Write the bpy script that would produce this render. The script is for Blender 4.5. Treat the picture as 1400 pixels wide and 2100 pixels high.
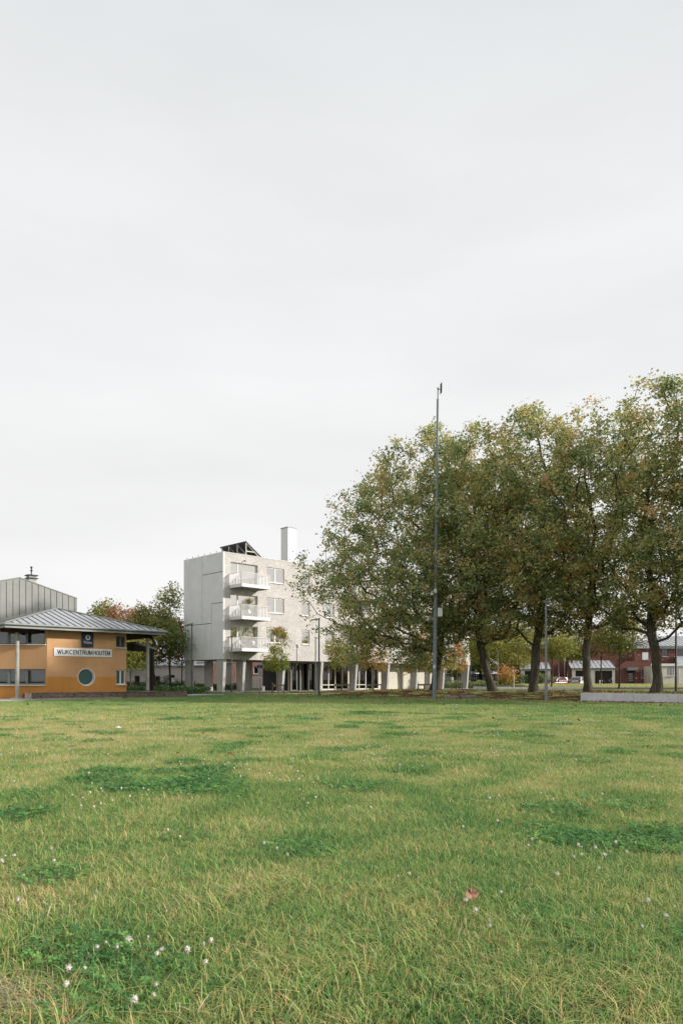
import bpy, math, random
import numpy as np
from mathutils import Vector, Matrix, noise as mnoise
R = math.radians
for o in list(bpy.data.objects): bpy.data.objects.remove(o)
SC = bpy.context.scene
COL = SC.collection
rng = np.random.default_rng(7)
random.seed(7)

# ------------------------------------------------------------------ camera
F, HOR, EYE = 1460.0, 1394.0, 1.2          # focal length and horizon measured on the 1400 x 2100 photograph
cam_d = bpy.data.cameras.new('camera'); cam = bpy.data.objects.new('camera', cam_d); COL.objects.link(cam)
cam.location = (0, 0, EYE); cam.rotation_euler = (R(90), 0, 0)
cam_d.sensor_fit = 'VERTICAL'; cam_d.sensor_height = 36; cam_d.sensor_width = 24
cam_d.lens = 36 * F / 2100
cam_d.shift_y = (HOR - 1050) / 2100
cam_d.clip_start = 0.05; cam_d.clip_end = 5000
SC.camera = cam

# ------------------------------------------------------------------ light
SUN_AZ, SUN_EL = R(-10), R(21.3)
S = Vector((math.cos(SUN_EL)*math.cos(SUN_AZ), math.cos(SUN_EL)*math.sin(SUN_AZ), math.sin(SUN_EL)))
sd = bpy.data.lights.new('sun', 'SUN'); sd.energy = 4.2; sd.angle = R(1.2); sd.color = (1.0, 0.945, 0.87)
sun = bpy.data.objects.new('sun', sd); COL.objects.link(sun); sun.rotation_euler = (-S).to_track_quat('-Z', 'Y').to_euler()
W = bpy.data.worlds.new('World'); SC.world = W; W.use_nodes = True
nt = W.node_tree; nt.nodes.clear()
out = nt.nodes.new('ShaderNodeOutputWorld')
sky = nt.nodes.new('ShaderNodeTexSky'); sky.sky_type = 'NISHITA'; sky.sun_disc = False
sky.sun_elevation = SUN_EL; sky.sun_rotation = R(90) - SUN_AZ; sky.dust_density = 3.0
b1 = nt.nodes.new('ShaderNodeBackground'); b1.inputs[1].default_value = 0.08
nt.links.new(sky.outputs[0], b1.inputs[0])
tc = nt.nodes.new('ShaderNodeTexCoord'); sep = nt.nodes.new('ShaderNodeSeparateXYZ')
nt.links.new(tc.outputs['Generated'], sep.inputs[0])
ramp = nt.nodes.new('ShaderNodeValToRGB')      # thin high cloud: pale and even, a little greyer overhead
els = ramp.color_ramp.elements
els[0].position = 0.0; els[0].color = (0.985, 0.98, 0.975, 1)
els[1].position = 1.0; els[1].color = (0.79, 0.812, 0.83, 1)
e = els.new(0.25); e.color = (0.975, 0.972, 0.97, 1)
e = els.new(0.48); e.color = (0.93, 0.936, 0.942, 1)
e = els.new(0.70); e.color = (0.82, 0.84, 0.855, 1)
nt.links.new(sep.outputs['Z'], ramp.inputs[0])
mp = nt.nodes.new('ShaderNodeMapping'); mp.inputs['Scale'].default_value = (1.1, 1.1, 4.5)
nz = nt.nodes.new('ShaderNodeTexNoise'); nz.inputs['Scale'].default_value = 1.7; nz.inputs['Detail'].default_value = 5; nz.inputs['Roughness'].default_value = .5
nt.links.new(tc.outputs['Generated'], mp.inputs[0]); nt.links.new(mp.outputs[0], nz.inputs[0])
mr = nt.nodes.new('ShaderNodeMapRange'); mr.inputs[1].default_value = .3; mr.inputs[2].default_value = .7; mr.inputs[3].default_value = .925; mr.inputs[4].default_value = 1.035
nt.links.new(nz.outputs[0], mr.inputs[0])
vm = nt.nodes.new('ShaderNodeVectorMath'); vm.operation = 'SCALE'
nt.links.new(ramp.outputs[0], vm.inputs[0]); nt.links.new(mr.outputs[0], vm.inputs['Scale'])
b2 = nt.nodes.new('ShaderNodeBackground'); nt.links.new(vm.outputs[0], b2.inputs[0]); b2.inputs[1].default_value = 1.0
mx = nt.nodes.new('ShaderNodeMixShader'); mx.inputs[0].default_value = 0.93
nt.links.new(b1.outputs[0], mx.inputs[1]); nt.links.new(b2.outputs[0], mx.inputs[2]); nt.links.new(mx.outputs[0], out.inputs[0])
SC.view_settings.view_transform = 'Standard'; SC.view_settings.look = 'None'
SC.view_settings.exposure = 0.0; SC.view_settings.gamma = 1.0
SC.render.engine = 'CYCLES'
SC.cycles.max_bounces = 8; SC.cycles.transparent_max_bounces = 8; SC.cycles.transmission_bounces = 4; SC.cycles.diffuse_bounces = 6

# ------------------------------------------------------------------ helpers
def P(px, py, Y):
    """world point that the photograph shows at (px, py), at distance Y"""
    return Vector(((px-700)/F*Y, Y, EYE + (HOR-py)/F*Y))
UX, UY = 0.7166, 0.6975                    # direction of the long facade; the whole site follows this grid
NX, NY = UY, -UX
TH = math.atan2(UY, UX)
CX, CY = -10.94, 66.1
def G(a, d, z=0.0): return Vector((CX + a*UX + d*NX, CY + a*UY + d*NY, z))
def ss(a, b, x):
    t = np.clip((x-a)/(b-a), 0, 1); return t*t*(3-2*t)

def tag(o, label=None, cat=None, group=None, kind=None):
    if label: o['label'] = label
    if cat: o['category'] = cat
    if group: o['group'] = group
    if kind: o['kind'] = kind
    return o
def empty(name, loc=(0, 0, 0), rz=0, label=None, cat=None, group=None):
    o = bpy.data.objects.new(name, None); COL.objects.link(o); o.location = loc; o.rotation_euler = (0, 0, rz)
    o.empty_display_size = .2
    return tag(o, label, cat, group)
def link(name, me, parent=None, loc=None, rot=None):
    o = bpy.data.objects.new(name, me); COL.objects.link(o)
    if parent: o.parent = parent
    if loc is not None: o.location = loc
    if rot is not None: o.rotation_euler = rot
    return o
def copy_tree(o, parent=None):
    c = o.copy(); COL.objects.link(c); c.parent = parent
    for ch in list(o.children): copy_tree(ch, c)
    return c

class MB:
    def __init__(s): s.v = []; s.f = []; s.m = []; s.sm = []
    def add(s, vs, fs, m=0, sm=False):
        n = len(s.v); s.v += [tuple(v) for v in vs]
        for f in fs: s.f.append(tuple(n+i for i in f)); s.m.append(m); s.sm.append(sm)
        return s
    def box(s, x0, x1, y0, y1, z0, z1, m=0):
        vs = [(x0,y0,z0),(x1,y0,z0),(x1,y1,z0),(x0,y1,z0),(x0,y0,z1),(x1,y0,z1),(x1,y1,z1),(x0,y1,z1)]
        return s.add(vs, [(0,3,2,1),(4,5,6,7),(0,1,5,4),(1,2,6,5),(2,3,7,6),(3,0,4,7)], m)
    def bbox(s, x0, x1, y0, y1, z0, z1, b=.01, m=0):
        """box with chamfered vertical and top edges"""
        lo = [(x0+b,y0),(x1-b,y0),(x1,y0+b),(x1,y1-b),(x1-b,y1),(x0+b,y1),(x0,y1-b),(x0,y0+b)]
        cx, cy = (x0+x1)/2, (y0+y1)/2
        def ins(p): return (p[0]+(b if p[0] < cx else -b), p[1]+(b if p[1] < cy else -b))
        vs = [(x,y,z0) for x,y in lo]+[(x,y,z1-b) for x,y in lo]+[(*ins(p),z1) for p in lo]
        fs = [tuple(range(7,-1,-1)), tuple(range(16,24))]
        for k in (0,8):
            for i in range(8):
                j = (i+1) % 8; fs.append((k+i,k+j,k+8+j,k+8+i))
        return s.add(vs, fs, m)
    def poly(s, pts, m=0): return s.add(pts, [tuple(range(len(pts)))], m)
    def prism(s, pts, off, m=0):
        """polygon pts (3D) extruded by vector off"""
        n = len(pts); a = [Vector(p) for p in pts]; o = Vector(off); b = [p+o for p in a]
        fs = [tuple(range(n-1,-1,-1)), tuple(range(n,2*n))]+[(i,(i+1)%n,n+(i+1)%n,n+i) for i in range(n)]
        return s.add(a+b, fs, m)
    def tube(s, pts, rad, k=8, m=0, cap=True):
        pts = [Vector(p) for p in pts]
        if not hasattr(rad, '__len__'): rad = [rad]*len(pts)
        n = len(pts); rings = []
        up = Vector((0,0,1)) if abs((pts[-1]-pts[0]).normalized().z) < .9 else Vector((1,0,0))
        for i, p in enumerate(pts):
            t = (pts[min(i+1,n-1)]-pts[max(i-1,0)]).normalized()
            x = up.cross(t).normalized(); y = t.cross(x)
            rings += [p + (x*math.cos(2*math.pi*j/k)+y*math.sin(2*math.pi*j/k))*rad[i] for j in range(k)]
        fs = [(i*k+j, i*k+(j+1)%k, (i+1)*k+(j+1)%k, (i+1)*k+j) for i in range(n-1) for j in range(k)]
        s.add(rings, fs, m, True)
        if cap: s.add([rings[j] for j in range(k)], [tuple(range(k-1,-1,-1))], m); s.add([rings[(n-1)*k+j] for j in range(k)], [tuple(range(k))], m)
        return s
    def cyl(s, c, r, z0, z1, k=16, m=0): return s.tube([(c[0],c[1],z0),(c[0],c[1],z1)], r, k, m)
    def disc_y(s, c, r, y0, y1, k=24, m=0): return s.tube([(c[0],y0,c[1]),(c[0],y1,c[1])], r, k, m)
    def ball(s, c, r, k=10, m=0, sz=1):
        vs = []; fs = []; n = k//2
        for i in range(n+1):
            th = math.pi*i/n
            for j in range(k): ph = 2*math.pi*j/k; vs.append((c[0]+r*math.sin(th)*math.cos(ph), c[1]+r*math.sin(th)*math.sin(ph), c[2]+r*sz*math.cos(th)))
        for i in range(n):
            for j in range(k): fs.append((i*k+j,(i+1)*k+j,(i+1)*k+(j+1)%k,i*k+(j+1)%k))
        return s.add(vs, fs, m, True)
    def data(s, name, mats):
        me = bpy.data.meshes.new(name); me.from_pydata(s.v, [], s.f)
        for m in (mats if isinstance(mats, (list, tuple)) else [mats]): me.materials.append(m)
        me.polygons.foreach_set('material_index', s.m); me.polygons.foreach_set('use_smooth', s.sm)
        me.validate(); me.update(); return me
    def build(s, name, mats, parent=None, loc=None, rot=None): return link(name, s.data(name, mats), parent, loc, rot)

def wall_grid(mb, x0, x1, z0, z1, holes, y0, y1, m=0):
    """wall in the xz plane from y0 (front) to y1 with rectangular openings and reveals"""
    xs = sorted({x0, x1, *[h[0] for h in holes], *[h[1] for h in holes]}); xs = [x for x in xs if x0 <= x <= x1]
    zs = sorted({z0, z1, *[h[2] for h in holes], *[h[3] for h in holes]}); zs = [z for z in zs if z0 <= z <= z1]
    def solid(i, j):
        if i < 0 or j < 0 or i >= len(xs)-1 or j >= len(zs)-1: return False
        cx, cz = (xs[i]+xs[i+1])/2, (zs[j]+zs[j+1])/2
        return not any(h[0] < cx < h[1] and h[2] < cz < h[3] for h in holes)
    for i in range(len(xs)-1):
        for j in range(len(zs)-1):
            if not solid(i, j): continue
            a, b, c, d = xs[i], xs[i+1], zs[j], zs[j+1]
            mb.poly([(a,y0,c),(b,y0,c),(b,y0,d),(a,y0,d)], m); mb.poly([(a,y1,c),(a,y1,d),(b,y1,d),(b,y1,c)], m)
            if not solid(i-1, j): mb.poly([(a,y0,c),(a,y0,d),(a,y1,d),(a,y1,c)], m)
            if not solid(i+1, j): mb.poly([(b,y0,c),(b,y1,c),(b,y1,d),(b,y0,d)], m)
            if not solid(i, j-1): mb.poly([(a,y0,c),(a,y1,c),(b,y1,c),(b,y0,c)], m)
            if not solid(i, j+1): mb.poly([(a,y0,d),(b,y0,d),(b,y1,d),(a,y1,d)], m)
    return mb

# ------------------------------------------------------------------ materials
def nodes_of(name):
    m = bpy.data.materials.new(name); m.use_nodes = True
    t = m.node_tree; bs = t.nodes['Principled BSDF']; return m, t, bs
def mat(name, col, rough=.7, var=.12, scale=3.0, bump=.0, bscale=40., metal=0., spec=.3, col2=None, stretch=(1,1,1), detail=6, streak=0.):
    m, t, bs = nodes_of(name); N = t.nodes; L = t.links
    bs.inputs['Roughness'].default_value = rough; bs.inputs['Metallic'].default_value = metal
    bs.inputs['Specular IOR Level'].default_value = spec
    tcn = N.new('ShaderNodeTexCoord'); mpn = N.new('ShaderNodeMapping'); mpn.inputs['Scale'].default_value = stretch
    L.new(tcn.outputs['Object'], mpn.inputs[0])
    n1 = N.new('ShaderNodeTexNoise'); n1.inputs['Scale'].default_value = scale; n1.inputs['Detail'].default_value = detail; n1.inputs['Roughness'].default_value = .6
    L.new(mpn.outputs[0], n1.inputs[0])
    c2 = col2 or tuple(max(0, c*(1-2*var)) for c in col)
    c1 = col if col2 else tuple(min(1, c*(1+var)) for c in col)
    r = N.new('ShaderNodeValToRGB'); r.color_ramp.elements[0].position = .32; r.color_ramp.elements[1].position = .68
    r.color_ramp.elements[0].color = (*c2, 1); r.color_ramp.elements[1].color = (*c1, 1)
    L.new(n1.outputs[0], r.inputs[0]); src = r.outputs[0]
    if streak > 0:
        mp2 = N.new('ShaderNodeMapping'); mp2.inputs['Scale'].default_value = (6, 6, .35); L.new(tcn.outputs['Object'], mp2.inputs[0])
        n3 = N.new('ShaderNodeTexNoise'); n3.inputs['Scale'].default_value = 1.5; n3.inputs['Detail'].default_value = 5; L.new(mp2.outputs[0], n3.inputs[0])
        rr = N.new('ShaderNodeMapRange'); rr.inputs[1].default_value = .45; rr.inputs[2].default_value = .75; rr.inputs[3].default_value = 1; rr.inputs[4].default_value = 1-streak
        L.new(n3.outputs[0], rr.inputs[0]); v = N.new('ShaderNodeVectorMath'); v.operation = 'SCALE'
        L.new(src, v.inputs[0]); L.new(rr.outputs[0], v.inputs['Scale']); src = v.outputs[0]
    L.new(src, bs.inputs['Base Color'])
    if bump > 0:
        n2 = N.new('ShaderNodeTexNoise'); n2.inputs['Scale'].default_value = bscale; n2.inputs['Detail'].default_value = 4
        L.new(mpn.outputs[0], n2.inputs[0]); bp = N.new('ShaderNodeBump'); bp.inputs['Strength'].default_value = bump; bp.inputs['Distance'].default_value = .02
        L.new(n2.outputs[0], bp.inputs['Height']); L.new(bp.outputs[0], bs.inputs['Normal'])
    return m
def brickmat(name, c1, c2, cm, bw=.24, bh=.065, mortar=.008, axis='XZ', patch=.12, rough=.85):
    m, t, bs = nodes_of(name); N = t.nodes; L = t.links; bs.inputs['Roughness'].default_value = rough; bs.inputs['Specular IOR Level'].default_value = .2
    tcn = N.new('ShaderNodeTexCoord'); sp = N.new('ShaderNodeSeparateXYZ'); cb = N.new('ShaderNodeCombineXYZ'); L.new(tcn.outputs['Object'], sp.inputs[0])
    ad = N.new('ShaderNodeMath'); ad.operation = 'ADD'; L.new(sp.outputs[0], ad.inputs[0]); L.new(sp.outputs[1], ad.inputs[1])
    L.new(ad.outputs[0], cb.inputs[0]); L.new(sp.outputs[2], cb.inputs[1])
    br = N.new('ShaderNodeTexBrick'); br.inputs['Scale'].default_value = 1; br.inputs['Brick Width'].default_value = bw; br.inputs['Row Height'].default_value = bh
    br.inputs['Mortar Size'].default_value = mortar; br.inputs['Mortar Smooth'].default_value = .2; br.inputs['Bias'].default_value = 0
    br.inputs['Color1'].default_value = (*c1, 1); br.inputs['Color2'].default_value = (*c2, 1); br.inputs['Mortar'].default_value = (*cm, 1)
    L.new(cb.outputs[0], br.inputs[0])
    n1 = N.new('ShaderNodeTexNoise'); n1.inputs['Scale'].default_value = .9; n1.inputs['Detail'].default_value = 7; n1.inputs['Roughness'].default_value = .7; L.new(tcn.outputs['Object'], n1.inputs[0])
    mr = N.new('ShaderNodeMapRange'); mr.inputs[1].default_value = .35; mr.inputs[2].default_value = .65; mr.inputs[3].default_value = 1-patch; mr.inputs[4].default_value = 1+patch*.6; L.new(n1.outputs[0], mr.inputs[0])
    mpv = N.new('ShaderNodeMapping'); mpv.inputs['Scale'].default_value = (4.5, 15, 1); L.new(cb.outputs[0], mpv.inputs[0])
    n2 = N.new('ShaderNodeTexNoise'); n2.inputs['Scale'].default_value = 1.1; n2.inputs['Detail'].default_value = 3; L.new(mpv.outputs[0], n2.inputs[0])
    mr2 = N.new('ShaderNodeMapRange'); mr2.inputs[1].default_value = .36; mr2.inputs[2].default_value = .5; mr2.inputs[3].default_value = 1-patch*2.2; mr2.inputs[4].default_value = 1; L.new(n2.outputs[0], mr2.inputs[0])
    mu = N.new('ShaderNodeMath'); mu.operation = 'MULTIPLY'; L.new(mr.outputs[0], mu.inputs[0]); L.new(mr2.outputs[0], mu.inputs[1])
    v = N.new('ShaderNodeVectorMath'); v.operation = 'SCALE'; L.new(br.outputs[0], v.inputs[0]); L.new(mu.outputs[0], v.inputs['Scale']); L.new(v.outputs[0], bs.inputs['Base Color'])
    bp = N.new('ShaderNodeBump'); bp.inputs['Strength'].default_value = .5; bp.inputs['Distance'].default_value = .01; bp.invert = True
    L.new(br.outputs[1], bp.inputs['Height']); L.new(bp.outputs[0], bs.inputs['Normal'])
    return m
def glassmat(name, tint=(.02,.03,.03), rough=.02, spec=.9):
    m, t, bs = nodes_of(name); bs.inputs['Base Color'].default_value = (*tint, 1); bs.inputs['Roughness'].default_value = rough
    bs.inputs['Specular IOR Level'].default_value = spec; bs.inputs['IOR'].default_value = 1.6
    n = t.nodes.new('ShaderNodeTexNoise'); n.inputs['Scale'].default_value = 1.3; tcn = t.nodes.new('ShaderNodeTexCoord'); t.links.new(tcn.outputs['Object'], n.inputs[0])
    bp = t.nodes.new('ShaderNodeBump'); bp.inputs['Strength'].default_value = .04; t.links.new(n.outputs[0], bp.inputs['Height']); t.links.new(bp.outputs[0], bs.inputs['Normal'])
    return m
def clearglass(name, refl=.5):
    m, t, bs = nodes_of(name); t.nodes.remove(bs); o = t.nodes['Material Output']
    gl = t.nodes.new('ShaderNodeBsdfGlossy'); gl.inputs['Roughness'].default_value = .02; tr = t.nodes.new('ShaderNodeBsdfTransparent'); tr.inputs[0].default_value = (.84,.88,.86,1)
    fr = t.nodes.new('ShaderNodeFresnel'); fr.inputs[0].default_value = 1.6; mix = t.nodes.new('ShaderNodeMixShader')
    mm_ = t.nodes.new('ShaderNodeMapRange'); mm_.inputs[3].default_value = refl; mm_.inputs[4].default_value = 1.0; t.links.new(fr.outputs[0], mm_.inputs[0]); t.links.new(mm_.outputs[0], mix.inputs[0]); t.links.new(tr.outputs[0], mix.inputs[1]); t.links.new(gl.outputs[0], mix.inputs[2]); t.links.new(mix.outputs[0], o.inputs[0])
    return m
def leafmat(name, stops, trans=.35, rough=.5, spread=1.0):
    """foliage: colour by a per-leaf random number stored in attribute 'hue' plus broad patches"""
    m, t, bs = nodes_of(name); N = t.nodes; L = t.links
    at = N.new('ShaderNodeAttribute'); at.attribute_name = 'hue'
    tcn = N.new('ShaderNodeNewGeometry'); n1 = N.new('ShaderNodeTexNoise'); n1.inputs['Scale'].default_value = .55; n1.inputs['Detail'].default_value = 3; L.new(tcn.outputs['Position'], n1.inputs[0])
    mr = N.new('ShaderNodeMapRange'); mr.inputs[1].default_value = .3; mr.inputs[2].default_value = .7; mr.inputs[3].default_value = -.22*spread; mr.inputs[4].default_value = .22*spread; L.new(n1.outputs[0], mr.inputs[0])
    ad = N.new('ShaderNodeMath'); ad.operation = 'ADD'; L.new(at.outputs['Fac'], ad.inputs[0]); L.new(mr.outputs[0], ad.inputs[1])
    r = N.new('ShaderNodeValToRGB'); cr = r.color_ramp
    cr.elements[0].position = stops[0][0]; cr.elements[0].color = (*stops[0][1], 1); cr.elements[1].position = stops[-1][0]; cr.elements[1].color = (*stops[-1][1], 1)
    for p, c in stops[1:-1]: e = cr.elements.new(p); e.color = (*c, 1)
    L.new(ad.outputs[0], r.inputs[0]); L.new(r.outputs[0], bs.inputs['Base Color'])
    bs.inputs['Roughness'].default_value = rough; bs.inputs['Specular IOR Level'].default_value = .2
    tr = N.new('ShaderNodeBsdfTranslucent'); L.new(r.outputs[0], tr.inputs[0]); mix = N.new('ShaderNodeMixShader'); mix.inputs[0].default_value = trans
    L.new(bs.outputs[0], mix.inputs[1]); L.new(tr.outputs[0], mix.inputs[2]); L.new(mix.outputs[0], N['Material Output'].inputs[0])
    return m

M = {}
M['concrete'] = mat('concrete_panel', (.80,.80,.79), .85, .04, .8, .15, 60, streak=.06)
M['pier'] = mat('concrete_pier', (.50,.49,.46), .85, .08, 1.2, .25, 40, streak=.14)
M['bench'] = mat('bench_concrete', (.68,.68,.675), .85, .07, 2.0, .3, 60, streak=.12)
M['brick'] = brickmat('pale_brick', (.68,.65,.615), (.56,.535,.505), (.63,.605,.58), patch=.13)
M['redbrick'] = brickmat('red_brick', (.22,.085,.07), (.18,.07,.06), (.19,.12,.10), patch=.10)
M['oldbrick'] = brickmat('old_brick', (.16,.10,.075), (.24,.19,.16), (.30,.27,.24), bw=.21, patch=.30)
M['pinkbrick'] = brickmat('pink_brick', (.78,.70,.66), (.70,.62,.58), (.76,.72,.69), patch=.1)
M['white'] = mat('white_coating', (.80,.80,.79), .45, .03, 2.0)
M['frame'] = mat('white_frame', (.78,.77,.74), .45, .03, 2.0)
M['cream'] = mat('cream_render', (.66,.62,.53), .8, .05, 1.0, .1, 50, streak=.06)
M['creamf'] = mat('cream_frame', (.74,.70,.62), .5, .03, 2.0)
M['greyframe'] = mat('grey_frame', (.20,.22,.21), .5, .06, 2.0)
M['soffit'] = mat('soffit', (.22,.20,.18), .8, .08, 1.5)
M['dark'] = mat('dark_metal', (.045,.045,.045), .45, .15, 4)
M['lamp'] = mat('lamp_metal', (.085,.085,.08), .5, .12, 4)
M['lampgrey'] = mat('grey_lamp_metal', (.24,.24,.235), .55, .08, 4)
M['mast'] = mat('mast_paint', (.22,.27,.285), .5, .10, 3, streak=.15)
M['zinc'] = mat('zinc_cladding', (.30,.305,.29), .6, .08, .6, metal=.15, streak=.10)
M['zincroof'] = mat('zinc_roof', (.47,.48,.50), .5, .06, .8, metal=.2, streak=.05)
M['gutter'] = mat('zinc_gutter', (.30,.32,.31), .5, .08, 1.5, metal=.2)
M['wood'] = mat('brown_soffit_wood', (.075,.035,.022), .7, .25, 3, .2, 30, stretch=(1,8,1))
M['orange'] = mat('ochre_render', (.66,.39,.205), .9, .07, .7, .3, 120, col2=(.59,.335,.165), streak=.07)
M['orange2'] = mat('deep_ochre_render', (.66,.31,.085), .9, .07, .7, .3, 120, col2=(.58,.26,.065), streak=.10)
M['glass'] = glassmat('window_glass', (.025,.04,.038))
M['glassdark'] = glassmat('dark_glass', (.008,.01,.01))
M['glassteal'] = glassmat('teal_glass', (.035,.10,.095), .12, .25)
M['glassc'] = clearglass('clear_glass', .66); M['glassp'] = clearglass('plain_glass', .035)
M['curtain'] = mat('curtain', (.36,.42,.38), .9, .18, 3, stretch=(12,12,.2))
M['curtaintan'] = mat('tan_interior', (.52,.44,.37), .9, .25, 1.2, stretch=(3,3,.5))
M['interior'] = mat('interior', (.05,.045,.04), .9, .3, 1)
M['asphalt'] = mat('asphalt', (.075,.075,.075), .9, .15, 2, .2, 80)
M['paving'] = mat('pale_paving', (.42,.41,.39), .9, .10, 2.5, .2, 60)
M['gravel'] = mat('brown_gravel', (.16,.13,.10), .95, .30, 4, .5, 50)
M['kerb'] = mat('kerb_stone', (.27,.25,.23), .9, .15, 3, .2, 50)
M['timber'] = mat('weathered_timber', (.13,.10,.075), .85, .2, 4, .3, 30, stretch=(1,1,.3))
M['timberdark'] = mat('dark_timber', (.035,.027,.024), .7, .25, 3, stretch=(1,1,.3))
M['bark'] = mat('plane_bark', (.13,.11,.08), .95, .3, 2.2, .9, 9, col2=(.045,.042,.028), stretch=(1,1,.45), streak=.35)
M['barkthin'] = mat('young_bark', (.15,.12,.09), .9, .25, 3, .3, 30)
M['red'] = mat('red_car_paint', (.26,.012,.018), .25, .03, 1, spec=.6)
M['silver'] = mat('silver_car_paint', (.50,.49,.47), .3, .03, 1, metal=.5, spec=.6)
M['rubber'] = mat('rubber', (.015,.015,.015), .8, .1, 8)
M['chrome'] = mat('wheel_metal', (.45,.45,.45), .35, .05, 4, metal=.6)
M['redlight'] = mat('tail_light', (.45,.01,.01), .2, .05, 4, spec=.6)
M['clearlight'] = mat('head_light', (.7,.7,.68), .15, .05, 4, spec=.8)
M['police'] = mat('police_blue', (.022,.030,.075), .4, .05, 2)
M['signwhite'] = mat('sign_white', (.86,.86,.85), .45, .04, 1.2, streak=.06)
M['black'] = mat('black_lettering', (.012,.012,.012), .5, .0, 2)
M['plinth'] = mat('planter_white', (.62,.61,.58), .85, .06, 2)
M['plate'] = mat('paper_white', (.7,.72,.70), .6, .03, 2)
M['panel'] = mat('solar_panel', (.10,.10,.105), .25, .1, 2, spec=.6)
M['soil'] = mat('soil', (.05,.035,.025), .95, .3, 3)
# ------------------------------------------------------------------ terrain
def zr_profile(Y):
    return np.interp(Y, [0, 47, 52, 58, 71, 79, 81, 89, 400, 3000], [.45, .45, .42, .33, .41, .68, .68, .1, .1, .1])
def zfun(X, Y):
    X = np.asarray(X, float); Y = np.asarray(Y, float)
    a = (X-CX)*UX + (Y-CY)*UY; d = (X-CX)*NX + (Y-CY)*NY
    w = ss(35.2, 35.7, d)
    lo = -2.0*(1-w) + -.5*w; hi = 2.4*(1-w) + .15*w
    t = np.clip((a-lo)/(hi-lo), 0, 1); s1 = t*t*(3-2*t)
    left = .45*s1*ss(9, 20, d)*(1-ss(5, 12, a))
    Rw = ss(-1, 3, X-.19*Y)
    z = (1-Rw)*left + Rw*s1*zr_profile(Y)*np.where(Y > 45, 1, ss(9, 20, d))
    # lawn undulation
    und = .022*np.sin(.9*X+1.3*np.sin(.31*Y))*np.sin(.55*Y+.4) + .02*np.sin(.37*X+2)*np.sin(.8*Y)
    z = z + und*(1-s1)*ss(1, 5, Y)*(1-ss(28, 40, Y))
    return z
def zat(X, Y): return float(zfun(X, Y))
xs = np.unique(np.concatenate([[-2500,-900,-400,-200,-120,-90,-70], np.arange(-60,-26,2), np.arange(-26,40,.5), np.arange(40,80,2), [80,100,140,220,420,900,2500]]))
ys = np.unique(np.concatenate([[-400,-100,-40,-15,-6,-2], np.arange(0,60,.5), np.arange(60,132,1.5), [135,150,180,230,320,500,900,1600,3000]]))
GX, GY = np.meshgrid(xs, ys); GZ = zfun(GX, GY)
nv = GX.size; nx = len(xs); ny = len(ys)
idx = np.arange(nv).reshape(ny, nx)
quads = np.stack([idx[:-1,:-1], idx[:-1,1:], idx[1:,1:], idx[1:,:-1]], -1).reshape(-1, 4)
me = bpy.data.meshes.new('lawn'); me.vertices.add(nv); me.vertices.foreach_set('co', np.stack([GX,GY,GZ],-1).ravel())
me.loops.add(quads.size); me.loops.foreach_set('vertex_index', quads.ravel().astype(np.int32))
me.polygons.add(len(quads)); me.polygons.foreach_set('loop_start', np.arange(0, quads.size, 4, dtype=np.int32)); me.update(calc_edges=True)
me.polygons.foreach_set('use_smooth', np.ones(len(quads), bool))
aa = (GX-CX)*UX+(GY-CY)*UY; dd = (GX-CX)*NX+(GY-CY)*NY
def litter_amount(a, d): return ss(-2.1, -1.7, a)*(1-ss(7, 11, a))*ss(7, 14, d)
lit = litter_amount(aa, dd)
at = me.attributes.new('litter', 'FLOAT', 'POINT'); at.data.foreach_set('value', lit.ravel().astype(np.float32))
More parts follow.
